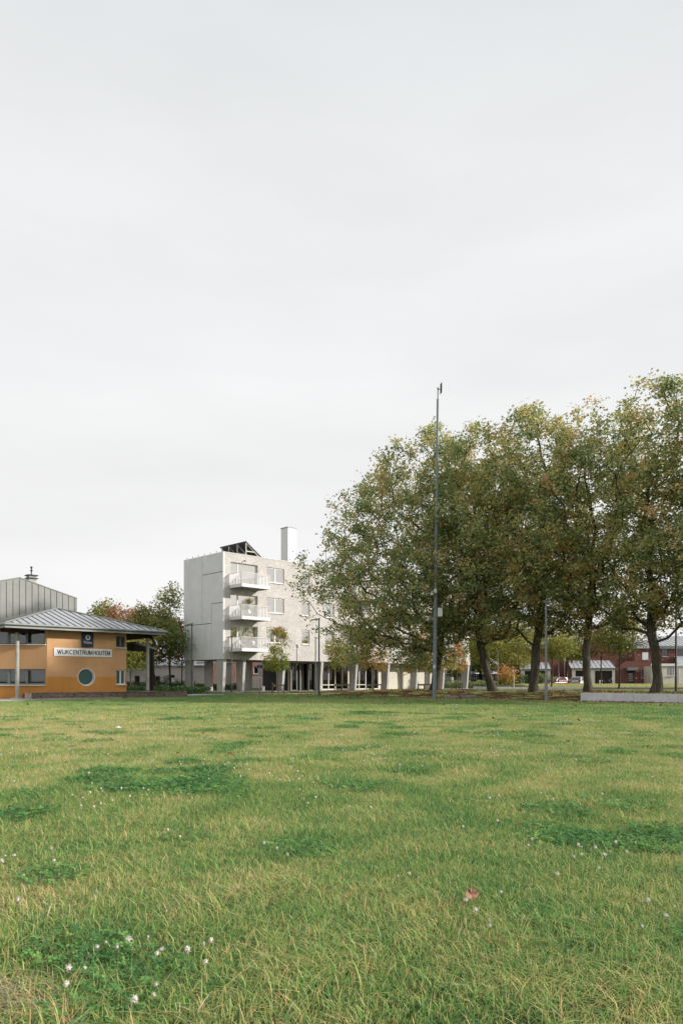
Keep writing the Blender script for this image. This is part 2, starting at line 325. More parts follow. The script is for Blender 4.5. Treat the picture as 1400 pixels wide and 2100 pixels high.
def lawnmat():
    m, t, bs = nodes_of('lawn_soil_and_turf'); N = t.nodes; L = t.links; bs.inputs['Roughness'].default_value = .95; bs.inputs['Specular IOR Level'].default_value = .1
    ge = N.new('ShaderNodeNewGeometry')
    def noise(sc, det=6, ro=.6, st=(1,1,1)):
        mp = N.new('ShaderNodeMapping'); mp.inputs['Scale'].default_value = st; L.new(ge.outputs['Position'], mp.inputs[0])
        n = N.new('ShaderNodeTexNoise'); n.inputs['Scale'].default_value = sc; n.inputs['Detail'].default_value = det; n.inputs['Roughness'].default_value = ro; L.new(mp.outputs[0], n.inputs[0]); return n.outputs[0]
    def ramp(src, stops):
        r = N.new('ShaderNodeValToRGB'); cr = r.color_ramp; cr.elements[0].position = stops[0][0]; cr.elements[0].color = (*stops[0][1],1); cr.elements[1].position = stops[-1][0]; cr.elements[1].color = (*stops[-1][1],1)
        for p, c in stops[1:-1]: cr.elements.new(p).color = (*c,1)
        L.new(src, r.inputs[0]); return r.outputs[0]
    g = ramp(noise(.45, 8, .65), [(.3,(.05,.085,.03)),(.5,(.10,.125,.045)),(.7,(.17,.16,.075))])
    fine = ramp(noise(9, 6, .7), [(.35,(.35,.35,.35)),(.65,(1.1,1.1,1.0))])
    mu = N.new('ShaderNodeMix'); mu.data_type = 'RGBA'; mu.blend_type = 'MULTIPLY'; mu.inputs[0].default_value = .8; L.new(g, mu.inputs[6]); L.new(fine, mu.inputs[7])
    lf = ramp(noise(5, 8, .75), [(.36,(.05,.06,.022)),(.48,(.10,.06,.03)),(.58,(.17,.08,.045)),(.70,(.26,.14,.08))])
    at = N.new('ShaderNodeAttribute'); at.attribute_name = 'litter'
    n3 = noise(1.2, 6, .7); ad = N.new('ShaderNodeMath'); ad.operation = 'MULTIPLY_ADD'; L.new(n3, ad.inputs[0]); ad.inputs[1].default_value = 1.2; ad.inputs[2].default_value = -.35
    mm = N.new('ShaderNodeMath'); mm.operation = 'MULTIPLY'; mm.use_clamp = True; L.new(ad.outputs[0], mm.inputs[0]); L.new(at.outputs['Fac'], mm.inputs[1])
    m2 = N.new('ShaderNodeMath'); m2.operation = 'MULTIPLY'; m2.use_clamp = True; L.new(mm.outputs[0], m2.inputs[0]); m2.inputs[1].default_value = 3.2
    mx = N.new('ShaderNodeMix'); mx.data_type = 'RGBA'; L.new(m2.outputs[0], mx.inputs[0]); L.new(mu.outputs[2], mx.inputs[6]); L.new(lf, mx.inputs[7]); L.new(mx.outputs[2], bs.inputs['Base Color'])
    bp = N.new('ShaderNodeBump'); bp.inputs['Strength'].default_value = .8; bp.inputs['Distance'].default_value = .03; L.new(noise(25, 5, .7), bp.inputs['Height']); L.new(bp.outputs[0], bs.inputs['Normal'])
    return m
me.materials.append(lawnmat())
tag(link('lawn', me), kind='structure')

def strip(name, pts_l, pts_r, dz, m, sub=1.0, skirt=.0):
    """paved strip between two polylines, laid on the terrain"""
    mb = MB(); n = len(pts_l)
    for i in range(n-1):
        L0, L1, R0, R1 = map(Vector, (pts_l[i], pts_l[i+1], pts_r[i], pts_r[i+1]))
        k = max(1, int(max((L1-L0).length, (R1-R0).length)/sub)); w = max(1, int((R0-L0).length/1.5))
        grid = []
        for a in range(k+1):
            A = L0.lerp(L1, a/k); B = R0.lerp(R1, a/k); row = []
            for b in range(w+1):
                q = A.lerp(B, b/w); row.append((q.x, q.y, zat(q.x, q.y)+dz))
            grid.append(row)
        for a in range(k):
            for b in range(w): mb.poly([grid[a][b], grid[a][b+1], grid[a+1][b+1], grid[a+1][b]])
        if skirt:
            for side in (0, -1):
                for a in range(k):
                    p, q = grid[a][side], grid[a+1][side]; mb.poly([p, q, (q[0],q[1],q[2]-skirt), (p[0],p[1],p[2]-skirt)])
    return tag(mb.build(name, m), kind='structure')
# road in front of the far houses, with a kerb line
strip('road', [(17.5,61.5),(24,61.2),(60,58.5),(120,53)], [(17.5,71),(24,70.7),(60,68),(120,62)], .012, M['asphalt'], 1.5)
mbk = MB()
for i in range(50):
    x0, x1 = 18+i*1.5, 18+i*1.5+1.47
    y0 = 71.15-(x0-18)*.075; y1 = 71.15-(x1-18)*.075
    z = zat(x0, y0); mbk.prism([(x0,y0,z-.1),(x1,y1,z-.1),(x1,y1+.14,z-.1),(x0,y0+.14,z-.1)], (0,0,.17))
tag(mbk.build('road_kerb', M['paving']), kind='structure')
# thin edging between the lawn and the leaf-strewn bank
mbk = MB()
for i in range(48):
    d0, d1 = 5+i*1.0, 5+i*1.0+.985
    q = [G(-2.25,d0),G(-2.25,d1),G(-2.0,d1),G(-2.0,d0)]
    zb = min(zat(p.x,p.y) for p in q)-.03; mbk.prism([(p.x,p.y,zb) for p in q], (0,0,.055+.02*((i*37)%5)/5))
tag(mbk.build('lawn_edging', M['kerb']), kind='structure')
# path in front of the ochre building (a slightly raised slab)
fr = [(-24,33.2),(-18.7,39.2),(-16.3,42.6),(-14.35,45.9),(-12.7,49.1),(-10.5,52.6),(-9.2,56)]
bk = [(-27.5,43.6),(-21.5,43.6),(-18.6,42.35),(-15.7,45.1),(-13.6,49.4),(-12.4,52.6),(-11.5,56)]
mb = MB()
for i in range(len(fr)-1):
    a,b,c,d = fr[i],fr[i+1],bk[i+1],bk[i]; T=.075
    mb.poly([(a[0],a[1],T),(b[0],b[1],T),(c[0],c[1],T),(d[0],d[1],T)]); mb.poly([(a[0],a[1],-.1),(b[0],b[1],-.1),(b[0],b[1],T),(a[0],a[1],T)])
tag(mb.build('path', M['paving']), kind='structure')

# ------------------------------------------------------------------ main apartment block (local x = along facade, y = into the building)
blk = empty('apartment_block', (CX, CY, 0), TH, 'pale brick apartment block raised on tapered concrete piers, with stacked white balconies', 'building')
Lb, Db, Z0, Z1 = 38.7, 6.74, 3.11, 13.06
head = [12.25, 9.27, 6.32]
holes = []; wins = []
cols = [(5.05,7.3), (9.6,10.7), (12.9,14.2), (21.6,23.9), (25.4,26.6), (28.6,30.9), (33.0,34.2)]
doors = [(.81,3.98), (16.7,19.9)]
for h in head:
    for a, b in cols: holes.append((a,b,h-1.5,h)); wins.append((a,b,h-1.5,h,0))
    for a, b in doors: holes.append((a,b,h-2.28,h)); wins.append((a,b,h-2.28,h,1))
mb = MB(); wall_grid(mb, .14, Lb, Z0, Z1, holes, 0, .34); mb.build('brick_wall', M['brick'], blk)
mb = MB(); mb.box(.3, Lb, Db-.3, Db, Z0, Z1); mb.box(Lb-.3, Lb-.002, .34, Db-.3, Z0, Z1); mb.build('rear_wall', M['brick'], blk)
mb = MB(); mb.box(.02, Lb-.02, .02, Db-.02, Z0-.02, Z0+.2); mb.box(.1,Lb-.1,.5,Db-.4,3.3,3.35); mb.build('soffit', M['soffit'], blk)
mb = MB(); mb.box(.3, Lb-.3, .34, Db-.3, Z1-.4, Z1-.2); mb.build('flat_roof', M['gravel'], blk)
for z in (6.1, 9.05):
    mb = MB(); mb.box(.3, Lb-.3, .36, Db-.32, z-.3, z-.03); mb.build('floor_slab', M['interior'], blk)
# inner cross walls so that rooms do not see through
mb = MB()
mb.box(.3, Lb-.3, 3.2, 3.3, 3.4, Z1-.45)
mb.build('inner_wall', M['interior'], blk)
# coping
mb = MB(); mb.box(-.03, Lb+.03, -.035, .36, Z1, Z1+.05); mb.box(-.03, .3, .36, Db+.03, Z1, Z1+.05); mb.box(-.03, Lb+.03, Db-.3, Db+.03, Z1+.001, Z1+.049)
mb.build('coping', M['frame'], blk)
mb = MB()
for i in range(7): mb.tube([(.1,.25+i*1.02,Z1+.05),(.1,.25+i*1.02,Z1+.17)], .015, 5); mb.ball((.1,.25+i*1.02,Z1+.2), .05, 6)
for i in range(20): mb.tube([(1+i*1.9,.15,Z1+.05),(1+i*1.9,.15,Z1+.15)], .012, 5); mb.ball((1+i*1.9,.15,Z1+.17), .035, 6)
tag(mb.build('roof_anchor_studs', M['dark'], blk), 'small dark lifeline studs along the parapet', kind='stuff')
# concrete end wall: five panels with open joints
J = .028
pan = mat('end_wall_backing', (.03,.03,.03), .9)
mb = MB(); mb.box(.02, .3, .02, Db-.02, Z0+.01, Z1-.01); mb.build('backing', pan, blk)
def panel(pts):
    mb = MB(); q = [(-.05, y, z) for y, z in pts]; mb.prism(q, (.10,0,0)); return mb.build('concrete_panel', M['concrete'], blk)
panel([(3.46+J,6.54+J),(Db,6.54+J),(Db,Z1-.002),(3.46+J,Z1-.002)])
panel([(-.0,11.26+J),(3.46-J,11.26+J),(3.46-J,Z1-.002),(-.0,Z1-.002)])
panel([(0,8.39+J),(1.9+J,8.39+J),(1.9+J,6.54+J),(3.46-J,6.54+J),(3.46-J,11.26-J),(0,11.26-J)])
panel([(1.9+J,Z0),(Db,Z0),(Db,6.54-J),(1.9+J,6.54-J)])
panel([(0,Z0),(1.9-J,Z0),(1.9-J,8.39-J),(0,8.39-J)])
mb = MB(); mb.box(-.05,.138,-.012,-.001,Z0,Z1-.003); mb.build('corner_trim', M['concrete'], blk)
# windows
blind = mat('pale_blind', (.62,.63,.64), .8, .04, 2)
def window(x0, x1, z0, z1, kind, parent, yb=.16, fm='frame', gl='glass', muls=None, cur=None, sill=True, fr_w=.07):
    """frame with mullions, panes as sub-parts, curtain behind"""
    mb = MB(); w = fr_w
    mb.box(x0,x1,yb,yb+.08,z0,z0+w); mb.box(x0,x1,yb,yb+.08,z1-w,z1); mb.box(x0,x0+w,yb,yb+.08,z0+w,z1-w); mb.box(x1-w,x1,yb,yb+.08,z0+w,z1-w)
    ms = muls if muls is not None else ([.5] if x1-x0 > 1.6 else [])
    edges = [x0+w]
    for f in ms:
        c = x0+(x1-x0)*f; mb.box(c-w*.75,c+w*.75,yb-.01,yb+.09,z0+w,z1-w); edges += [c-w*.75, c+w*.75]
    edges.append(x1-w)
    fo = mb.build('window', M[fm], parent)
    for i in range(0, len(edges), 2):
        g = MB(); g.box(edges[i],edges[i+1],yb+.03,yb+.045,z0+w,z1-w); g.build('pane', M[gl], fo)
    if sill:
        g = MB(); g.box(x0-.03,x1+.03,yb-.22,yb+.0,z0-.05,z0+.002); g.build('sill', M['frame'], fo)
    if cur:
        g = MB(); c0, c1, cz0, cz1, cm = cur
        n = 26; depth = .09 if cm is blind else .25; X0 = x0+(x1-x0)*c0; X1 = x0+(x1-x0)*c1; Zt = z0+(z1-z0)*cz1; Zb = z0+(z1-z0)*cz0
        for i in range(n):
            xa, xb = X0+(X1-X0)*i/n, X0+(X1-X0)*(i+1)/n; ya, yc = yb+depth+.03*math.sin(i*1.9)*(depth > .1), yb+depth+.03*math.sin((i+1)*1.9)*(depth > .1)
            g.poly([(xa,ya,Zb),(xb,yc,Zb),(xb,yc,Zt),(xa,ya,Zt)])
        g.build('curtain', cm if not isinstance(cm, str) else M[cm], fo)
    return fo
curs = {(0,0):None}
k = 0
for (a,b,c,d,kd) in wins:
    row = 0 if d > 12 else (1 if d > 9 else 2)
    if kd == 1:
        cur = [None, (.28,.95,0,1,'curtain'), (.5,1,0,1,'curtain')][row]
        window(a,b,c,d,kd,blk,yb=.18,gl='glassc',muls=[.29],cur=cur,sill=False,fr_w=.09)
    else:
        cur = (0,1,.02,.98,blind) if (row == 0 and a < 11) else ((0,1,.0,.45,'curtain') if (row == 2 and a < 11) else ((.0,.35,0,1,'curtain') if k % 3 == 0 else None))
        window(a,b,c,d,kd,blk,yb=.11,gl='glassc',cur=cur,fr_w=.10)
    k += 1
# balconies
def balcony(x0, x1, zb, t):
    dp = 1.95
    mb = MB(); mb.box(x0+.02,x1-.02,-dp+.02,-.003,zb+.03,zb+.2); s = mb.build('balcony', M['soffit'], blk)
    mb = MB(); mb.box(x0,x1,-dp-.012,-dp+.018,zb,zb+.3); mb.box(x0-.012,x0+.018,-dp+.02,-.01,zb,zb+.3); mb.box(x1-.018,x1+.012,-dp+.02,-.01,zb,zb+.3)
    mb.build('fascia', M['white'], s)
    mb = MB(); zt = zb+1.35
    mb.box(x0-.02,x1+.02,-dp-.03,-dp+.03,zt-.03,zt); mb.box(x0-.02,x0+.03,-dp+.03,-.01,zt-.03,zt); mb.box(x1-.03,x1+.02,-dp+.03,-.01,zt-.03,zt)
    n = int((x1-x0)/.105)
    for i in range(n+1):
        x = x0+(x1-x0)*i/n; mb.box(x-.012,x+.012,-dp-.02,-dp+.02,zb+.28,zt-.03)
    n = int(dp/.105)
    for i in range(n):
        y = -dp+dp*(i+.5)/n
        for x in (x0, x1): mb.box(x-.018,x+.018,y-.01,y+.01,zb+.28,zt-.03)
    mb.build('railing', M['white'], s)
    mb = MB(); mb.box(x0+.02,x1-.02,-dp+.02,-.003,zb+.2,zb+.215); mb.build('deck', M['paving'], s)
    mb = MB(); mb.ball(((x0+x1)/2-.3,-.6,zb-.0),.08,10,0,.6); mb.build('ceiling_light', M['white'], s)
    mb = MB()
    for bx in (x0+.25,(x0+x1)/2,x1-.25): mb.disc_y((bx,zb+.15),.03,-dp-.02,-dp-.011,10)
    tag(mb.build('bolts', M['dark'], s), kind='stuff')
for a, b in [(.67,3.95),(16.6,19.9)]:
    for h in head: balcony(a, b, h-2.5, 0)
mb = MB(); mb.tube([(2.3,-.05,12.55),(2.3,-.22,12.5)], .03, 8); mb.ball((2.3,-.24,12.46),.07,8); mb.build('wall_lamp', M['dark'], blk)
# second wall lamp
# piers
def pier(x0, y0, y1, slant, parent, t=.32, front=True):
    """tapered pier: wide face parallel to the end wall, leaning inwards towards the foot"""
    zt = Z0-.04; s = slant
    vs = [(x0+.03,y0+s,0),(x0+t-.03,y0+s,0),(x0+t-.03,y1,0),(x0+.03,y1,0),(x0,y0,zt),(x0+t,y0,zt),(x0+t,y1+.0,zt),(x0,y1+.0,zt)]
    mb = MB(); mb.add(vs, [(0,3,2,1),(4,5,6,7),(0,1,5,4),(1,2,6,5),(2,3,7,6),(3,0,4,7)]); return mb.build('pier', M['pier'], parent)
pt = [.04,2.3,7.2,12.35,17.55,22.8,28.0,33.2,38.3]
for i, t in enumerate(pt):
    pier(t, .03, 1.16, .28, blk)
    if i < 3 or i > 7: pier(t, Db-1.2, Db-.05, .0, blk)
    else: pier(t, Db-1.2, Db-.05, .0, blk)
# ground floor rooms behind the piers
YG = 2.0
mb = MB(); wall_grid(mb, 9.6, 34.6, .0, Z0-.02, [(9.9,13.2,.05,2.95),(14.2,18.3,.12,2.85),(18.9,23.3,.12,2.85)], YG, YG+.2); mb.box(34.4,34.6,YG+.2,Db-.3,0,Z0-.02); mb.box(9.8,34.4,Db-.5,Db-.3,0,Z0-.02)
mb.build('ground_floor_wall', M['cream'], blk)
mb = MB(); mb.box(9.6,9.8,YG+.2,Db-.3,0,Z0-.02); mb.build('dark_side_wall', M['dark'], blk)
mb = MB(); mb.box(9.81,34.39,YG+.21,Db-.51,.062,.07); mb.build('ground_floor', M['interior'], blk)
mb = MB(); mb.box(9.81,13.4,YG+2.2,YG+2.3,.07,3.0); mb.build('room_divider', M['interior'], blk)
mb = MB(); mb.box(13.5,23.6,YG+.5,YG+.6,.07,3.0); mb.build('room_divider', M['curtaintan'], blk)
mb = MB()
for x in (9.65, 10.95, 12.05, 13.1): mb.box(x,x+.2,YG-.18,YG-.01,0,2.95)
mb.build('shopfront_post', M['soffit'], blk)
window(9.9,13.2,.05,2.95,0,blk,yb=YG+.05,fm='greyframe',gl='glassp',muls=[.25,.5,.75],sill=False,fr_w=.08)
def bigwin(x0, x1, n):
    mb = MB(); w=.1; z0, z1, y = .12, 2.85, YG+.02
    zs = [z0, z0+.5, z1]
    for i in range(n+1):
        c = x0+(x1-x0)*i/n; c = min(max(c, x0+w/2), x1-w/2); mb.box(c-w/2,c+w/2,y-.06,y+.1,z0-.1,z1)
    for z in (z0, z0+.47, z1-.1): mb.box(x0+w,x1-w,y-.03,y+.06,z,z+.09)
    fo = mb.build('window_wall', M['creamf'], blk)
    for i in range(n):
        a, b = x0+(x1-x0)*i/n+w/2, x0+(x1-x0)*(i+1)/n-w/2
        for (c, d) in ((z0+.09,z0+.47),(z0+.56,z1-.1)):
            g = MB(); g.box(a,b,y+.02,y+.03,c,d); g.build('pane', M['glassp'], fo)
bigwin(14.2,18.3,4); bigwin(18.9,23.3,4)
mb = MB(); mb.box(27.2,27.26,YG-.05,YG-.001,.1,3.0); mb.box(29.5,29.56,YG-.05,YG-.001,.1,3.0); mb.build('downpipe', M['lampgrey'], blk)
mb = MB(); mb.box(10.35,10.55,YG-.3,YG-.25,2.72,2.88); mb.build('ceiling_light', M['white'], blk)
# low plinth slab
mb = MB(); mb.box(-.5,9.0,-.6,Db+.4,-.1,.07); mb.box(9.0,Lb+.3,-.25,Db+.4,-.1,.06); mb.build('plinth', M['kerb'], blk)
# chimney
mb = MB(); mb.box(9.95,11.1,2.6,3.75,Z1-.25,17.25); ch = mb.build('chimney', M['white'], blk)
mb = MB(); mb.box(9.90,11.15,2.55,3.80,17.25,17.32); mb.build('cap', M['gutter'], ch)
# solar panels on triangular stands
mb = MB(); rt = MB()
fx0, fx1, zb, zt = 2.95, 4.75, Z1-.1, 14.4
for y in (.5,1.9,3.3,4.5):
    for (p, q) in (((fx0,y,zb),(fx0,y,zt)), ((fx0,y,zt-.03),(fx1,y,zb+.05)), ((fx0,y,zb),(fx1,y,zb+.02)), ((fx0,y,(zb+zt)/2-.1),(fx0+.95,y,(zb+zt)/2-.1))):
        rt.tube([p,q],.06,4)
rk = rt.build('panel_rack', M['frame'], blk)
for i in range(4):
    g = MB(); ya, yb2 = .35+i*1.1, .35+(i+1)*1.1-.03
    g.prism([(fx0-.12,ya,zt+.08),(fx1+.1,ya,zb+.12),(fx1+.1,yb2,zb+.12),(fx0-.12,yb2,zt+.08)], (.03,0,.05)); g.build('solar_panel', M['panel'], rk)

# ------------------------------------------------------------------ ochre community centre
oc = empty('community_centre', (-17.88, 43.3, 0), 0, 'ochre rendered community centre and police post under a hipped zinc roof', 'building')
zs_seam = 1.37
def local(v): return (v[0]+17.88, v[1]-43.3, v[2])
# left (frontal) wall, local coords = world minus origin
def wallpart(name, holes, x0, x1, zlo, zhi, m, parent, y0=0, y1=.3):
    mb = MB(); wall_grid(mb, x0, x1, zlo, zhi, holes, y0, y1); return mb.build(name, m, parent)
fl = empty('front_wall', (0,0,0)); fl.parent = oc
hl = [(-7.0,-.10,3.36,4.28),(-7.0,-.10,.89,1.85)]
wallpart('render', [(-7.0,-.10,.89,3)], -7, 0, -.1, zs_seam, M['orange2'], fl)
wallpart('render', hl, -7, 0, zs_seam, 4.62, M['orange'], fl)
for (z0, z1) in ((3.36,4.28),(.89,1.85)):
    window(-7.0,-.10,z0,z1,0,fl,yb=.10,fm='greyframe',gl='glassp',muls=[.17,.34,.505,.67,.83],cur=(.0,1,0,1,mat('teal_blind',(.05,.10,.09),.8,.3,3,stretch=(9,9,.2))),sill=True,fr_w=.09)
# right wing wall, along u
fr_ = empty('side_wall', (0,0,0), TH); fr_.parent = oc
RWL = 5.2
rh = [(4.48,5.14,3.3,4.06),(4.48,5.14,.89,1.86)]
rc, rr_, sq = (2.47,1.37), .53, .62
holes2 = rh+[(rc[0]-sq,rc[0]+sq,rc[1]-sq,rc[1]+sq)]
# colour changes at the seam: two courses; the square round the round window is filled by a ring
wallpart('render', holes2, 0, RWL, -.1, zs_seam, M['orange2'], fr_); wallpart('render', holes2, 0, RWL, zs_seam, 4.62, M['orange'], fr_)
for half, mm in ((0, 'orange'), (1, 'orange2')):
    mb = MB(); n = 24
    for i in range(n):
        a0, a1 = math.pi*i/n + math.pi*half, math.pi*(i+1)/n + math.pi*half
        def sqp(a):
            c, s = math.cos(a), math.sin(a); k = sq/max(abs(c), abs(s)); return (rc[0]+c*k, rc[1]+s*k)
        def cp(a): return (rc[0]+math.cos(a)*rr_, rc[1]+math.sin(a)*rr_)
        p0, p1, q0, q1 = cp(a0), cp(a1), sqp(a0), sqp(a1)
        mb.poly([(p0[0],0,p0[1]),(q0[0],0,q0[1]),(q1[0],0,q1[1]),(p1[0],0,p1[1])])
        mb.poly([(p0[0],0,p0[1]),(p1[0],0,p1[1]),(p1[0],.3,p1[1]),(p0[0],.3,p0[1])])
    mb.build('render', M[mm], fr_)
# round window: ring frame, pane, blind
mb = MB(); n = 40
for i in range(n):
    a0, a1 = 2*math.pi*i/n, 2*math.pi*(i+1)/n
    def rp(r, a, y): return (rc[0]+r*math.cos(a), y, rc[1]+r*math.sin(a))
    for (ra, ya, rb, yb) in ((rr_+.035,-.02,rr_-.0,-.02),(rr_+.035,.0,rr_+.035,-.02),(rr_,-.02,rr_,.12),(rr_,.12,rr_-.05,.12),(rr_-.05,.12,rr_-.05,.18)):
        mb.poly([rp(ra,a0,ya),rp(rb,a0,yb),rp(rb,a1,yb),rp(ra,a1,ya)])
rw = mb.build('round_window', M['frame'], fr_)
mb = MB(); mb.disc_y(rc, rr_-.04, .15, .16, 40); mb.build('pane', M['glassteal'], rw)
for (a,b,c,d) in rh: window(a,b,c,d,0,fr_,yb=.09,fm='greyframe' if c>2 else 'frame',gl='glassteal' if c<2 else 'glass',muls=[.5],sill=True,fr_w=.06)
mb = MB(); mb.box(RWL-.3,RWL-.002,.3,5.5,-.1,4.62); mb.box(-4,RWL-.302,5.2,5.5,-.1,4.6); mb.build('end_wall', M['orange'], fr_)
mb = MB(); mb.box(-6.9,0,1.2,1.25,0,4.4); mb.build('inner_partition', M['interior'], fl)
# graffiti ghost: faint pale scrawl
mb = MB()
pts = [(.75,1.45),(.95,1.5),(.85,1.33),(1.05,1.42),(1.2,1.38),(1.1,1.28),(1.3,1.33),(1.45,1.3),(1.4,1.22),(1.6,1.27)]
mb.tube([(x,-.001,z) for x,z in pts], .006, 3); mb.build('faint_scrawl', mat('pale_ochre',(.50,.30,.15),.9), fr_)
# hipped roof: square pyramid 10.3 m on the grid, corner A
RA = Vector((-19.2,40.7,4.45)); RS = 10.3; apexz = 5.98
roof = empty('roof', (RA.x+17.88, RA.y-43.3, 0), TH); roof.parent = oc      # local x along u, y inwards
h = RS/2
pw = RS/22
for side in range(4):
    # seam panels run from eave to hip
    for i in range(22):
        x0, x1 = i*pw, (i+1)*pw
        def depth(x): return min(x, RS-x)
        d0, d1 = depth(x0), depth(x1)
        def zz(d): return 4.45+(apexz-4.45)*d/h
        mb = MB()
        pts = [(x0,0),(x1,0),(x1,d1)]+([(h,h)] if x0 < h < x1 else [])+[(x0,d0)]
        if d0 == 0: pts = [(x0,0),(x1,0),(x1,d1)]
        if d1 <= 1e-9: pts = [(x0,0),(x1,0),(x0,d0)]
        def rot(x, y):
            for _ in range(side): x, y = RS-y, x
            return x, y
        vs = [(*rot(x,y), zz(y)) for x, y in pts]
        mb.prism(vs, (0,0,-.02))
        if i > 0 and d0 > .02:
            sv = [(*rot(x0-.012,0),zz(0)),(*rot(x0+.012,0),zz(0)),(*rot(x0+.012,d0),zz(d0)),(*rot(x0-.012,d0),zz(d0))]
            mb.prism(sv, (0,0,.04), 1)
        if side in (0,3) or True: mb.build('roof_panel', [M['zincroof'], M['lamp']], roof)
mb = MB()
for (x,y) in ((0,0),(RS,0),(RS,RS),(0,RS)): mb.tube([(x,y,4.49),(h,h,apexz+.04)], .05, 6)
mb.build('hip_cap', M['gutter'], roof)
for k, (x0,x1,y0,y1) in enumerate([(-.1,RS+.1,-.1,.0),(-.1,RS+.1,RS,RS+.1),(-.1,0,0,RS),(RS,RS+.1,0,RS)]):
    mb = MB()
    if k < 2:
        yy = y0+.05 if k == 0 else y1-.05; mb.tube([(x0,yy+(-.05 if k==0 else .05),4.40),(x1,yy+(-.05 if k==0 else .05),4.40)], .07, 8)
    else:
        xx = -.1 if k == 2 else RS+.1; mb.tube([(xx,0,4.40),(xx,RS,4.40)], .07, 8)
    mb.build('gutter', M['gutter'], roof)
mb = MB(); mb.box(-.02,RS+.02,-.03,.0,4.19,4.36); mb.box(-.02,RS+.02,RS,RS+.03,4.19,4.36); mb.box(-.03,0,.0,RS,4.19,4.36); mb.box(RS,RS+.03,0,RS,4.19,4.36); mb.build('fascia', M['gutter'], roof)
mb = MB(); mb.box(.0,RS,.0,RS,4.30,4.33)
for i in range(12): mb.box(.3+i*.85,.4+i*.85,.02,RS-.02,4.20,4.30)
mb.build('soffit', M['wood'], roof)
mb = MB(); mb.box(.2,RS-.2,1.35,1.6,4.02,4.20); mb.box(1.1,1.35,1.61,RS-.2,4.02,4.20); mb.box(RS-.75,RS-.5,1.61,RS-.2,4.02,4.20); mb.build('roof_beam', M['wood'], roof)
# left wing roof (continues out of frame)
mb = MB(); A = RA; 
mb.prism([(-.05,.12,4.47),(h,h,apexz-.02),(-9,h,apexz-.02),(-9,.12,4.47)], (0,0,-.05)); 
col_m = mat('lichen_concrete_column', (.52,.51,.46), .85, .0, 6, .5, 25, col2=(.33,.33,.28))
colp = [(1.2,1.48,-.02,'left'), (RS-.5,1.48,.38,'right')]
for (a, b, z0, _) in colp:
    mb = MB(); mb.tube([(a,b,z0+.1),(a,b,2.2),(a,b,4.03)], [.115,.113,.11], 20); co = mb.build('column', col_m, roof)
    mb = MB(); mb.box(a-.3,a+.3,b-.3,b+.3,z0-.05,z0+.13 if z0 < .1 else z0+.05); mb.build('base', M['bench'] if z0 < .1 else M['plinth'], co)
# small dark canopy beside the building
cp = empty('canopy', (0,0,0), TH); cp.parent = oc; cp.location = (-13.9+17.88, 50.0-43.3, 0)
mb = MB(); mb.prism([(-.6,-.1,3.72),(1.0,-.1,3.30),(1.0,-.1,3.42),(-.6,-.1,3.86)], (0,3.5,0)); mb.build('canopy_roof', M['gutter'], cp)
mb = MB(); mb.prism([(-1.2,-.05,3.22),(.9,-.05,3.12),(.9,-.05,3.30),(-1.2,-.05,3.78)], (0,.12,0)); mb.build('beam', M['timberdark'], cp)
for x in (.42, .62):
    mb = MB(); mb.box(x,x+.14,-.05,.1,.3,3.2); mb.build('post', M['timberdark'], cp)

# signs on the building (things of their own)
def on_side(t, off, z): # point in world on the side wall, off metres in front of it
    return Vector((-17.88+t*UX+off*NX, 43.3+t*UY+off*NY, z))
sg = empty('name_sign', on_side(.40,.02,2.66), TH, 'long white board with black capitals above the round window', 'sign')
mb = MB(); mb.bbox(0,3.77,-.03,0,0,.51,.006); mb.build('board', M['signwhite'], sg)
def text(body, w, h_, loc, m, parent, bold=.0, name='lettering', rot=(R(90),0,0)):
    cu = bpy.data.curves.new(name, 'FONT'); cu.body = body; cu.size = 1; cu.extrude = .004; cu.offset = bold; cu.resolution_u = 3
    o = bpy.data.objects.new(name, cu); COL.objects.link(o); bpy.context.view_layer.update()
    d = o.dimensions.copy(); mn = Vector(o.bound_box[0])
    me_ = bpy.data.meshes.new_from_object(o.evaluated_get(bpy.context.evaluated_depsgraph_get())); bpy.data.objects.remove(o)
    me_.materials.clear(); me_.materials.append(m)
    sx, sy = w/d.x, h_/d.y
    me_.transform(Matrix.Diagonal((sx,sy,1,1)) @ Matrix.Translation((-mn.x,-mn.y,0)))
    return link(name, me_, parent, loc, rot)
def arc(cx, cy, rx, ry, a0, a1, n=10): return [(cx+rx*math.cos(R(a0+(a1-a0)*i/n)), cy+ry*math.sin(R(a0+(a1-a0)*i/n))) for i in range(n+1)]
GL = {'W': (1.0, [[(0,1),(.27,0),(.5,.92),(.73,0),(1,1)]]), 'I': (.0, [[(0,0),(0,1)]]), 'J': (.45, [[(.45,1),(.45,.25)]+arc(.225,.25,.225,.25,0,-180)]),
      'K': (.6, [[(0,0),(0,1)],[(.58,1),(0,.38)],[(.2,.58),(.62,0)]]), 'C': (.68, [arc(.36,.5,.36,.5,48,312,18)]), 'E': (.5, [[(.5,0),(0,0),(0,1),(.5,1)],[(0,.52),(.46,.52)]]),
      'N': (.6, [[(0,0),(0,1),(.6,0),(.6,1)]]), 'T': (.62, [[(0,1),(.62,1)],[(.31,1),(.31,0)]]), 'R': (.6, [[(0,0),(0,1),(.33,1)]+arc(.33,.75,.25,.25,90,-90,8)+[(0,.5)],[(.33,.5),(.58,0)]]),
      'U': (.6, [[(0,1),(0,.3)]+arc(.3,.3,.3,.3,180,360)+[(.6,1)]]), 'M': (.76, [[(0,0),(0,1),(.38,.06),(.76,1),(.76,0)]]), 'H': (.58, [[(0,0),(0,1)],[(.58,0),(.58,1)],[(0,.52),(.58,.52)]]), 'O': (.74, [arc(.37,.5,.37,.5,0,360,22)])}
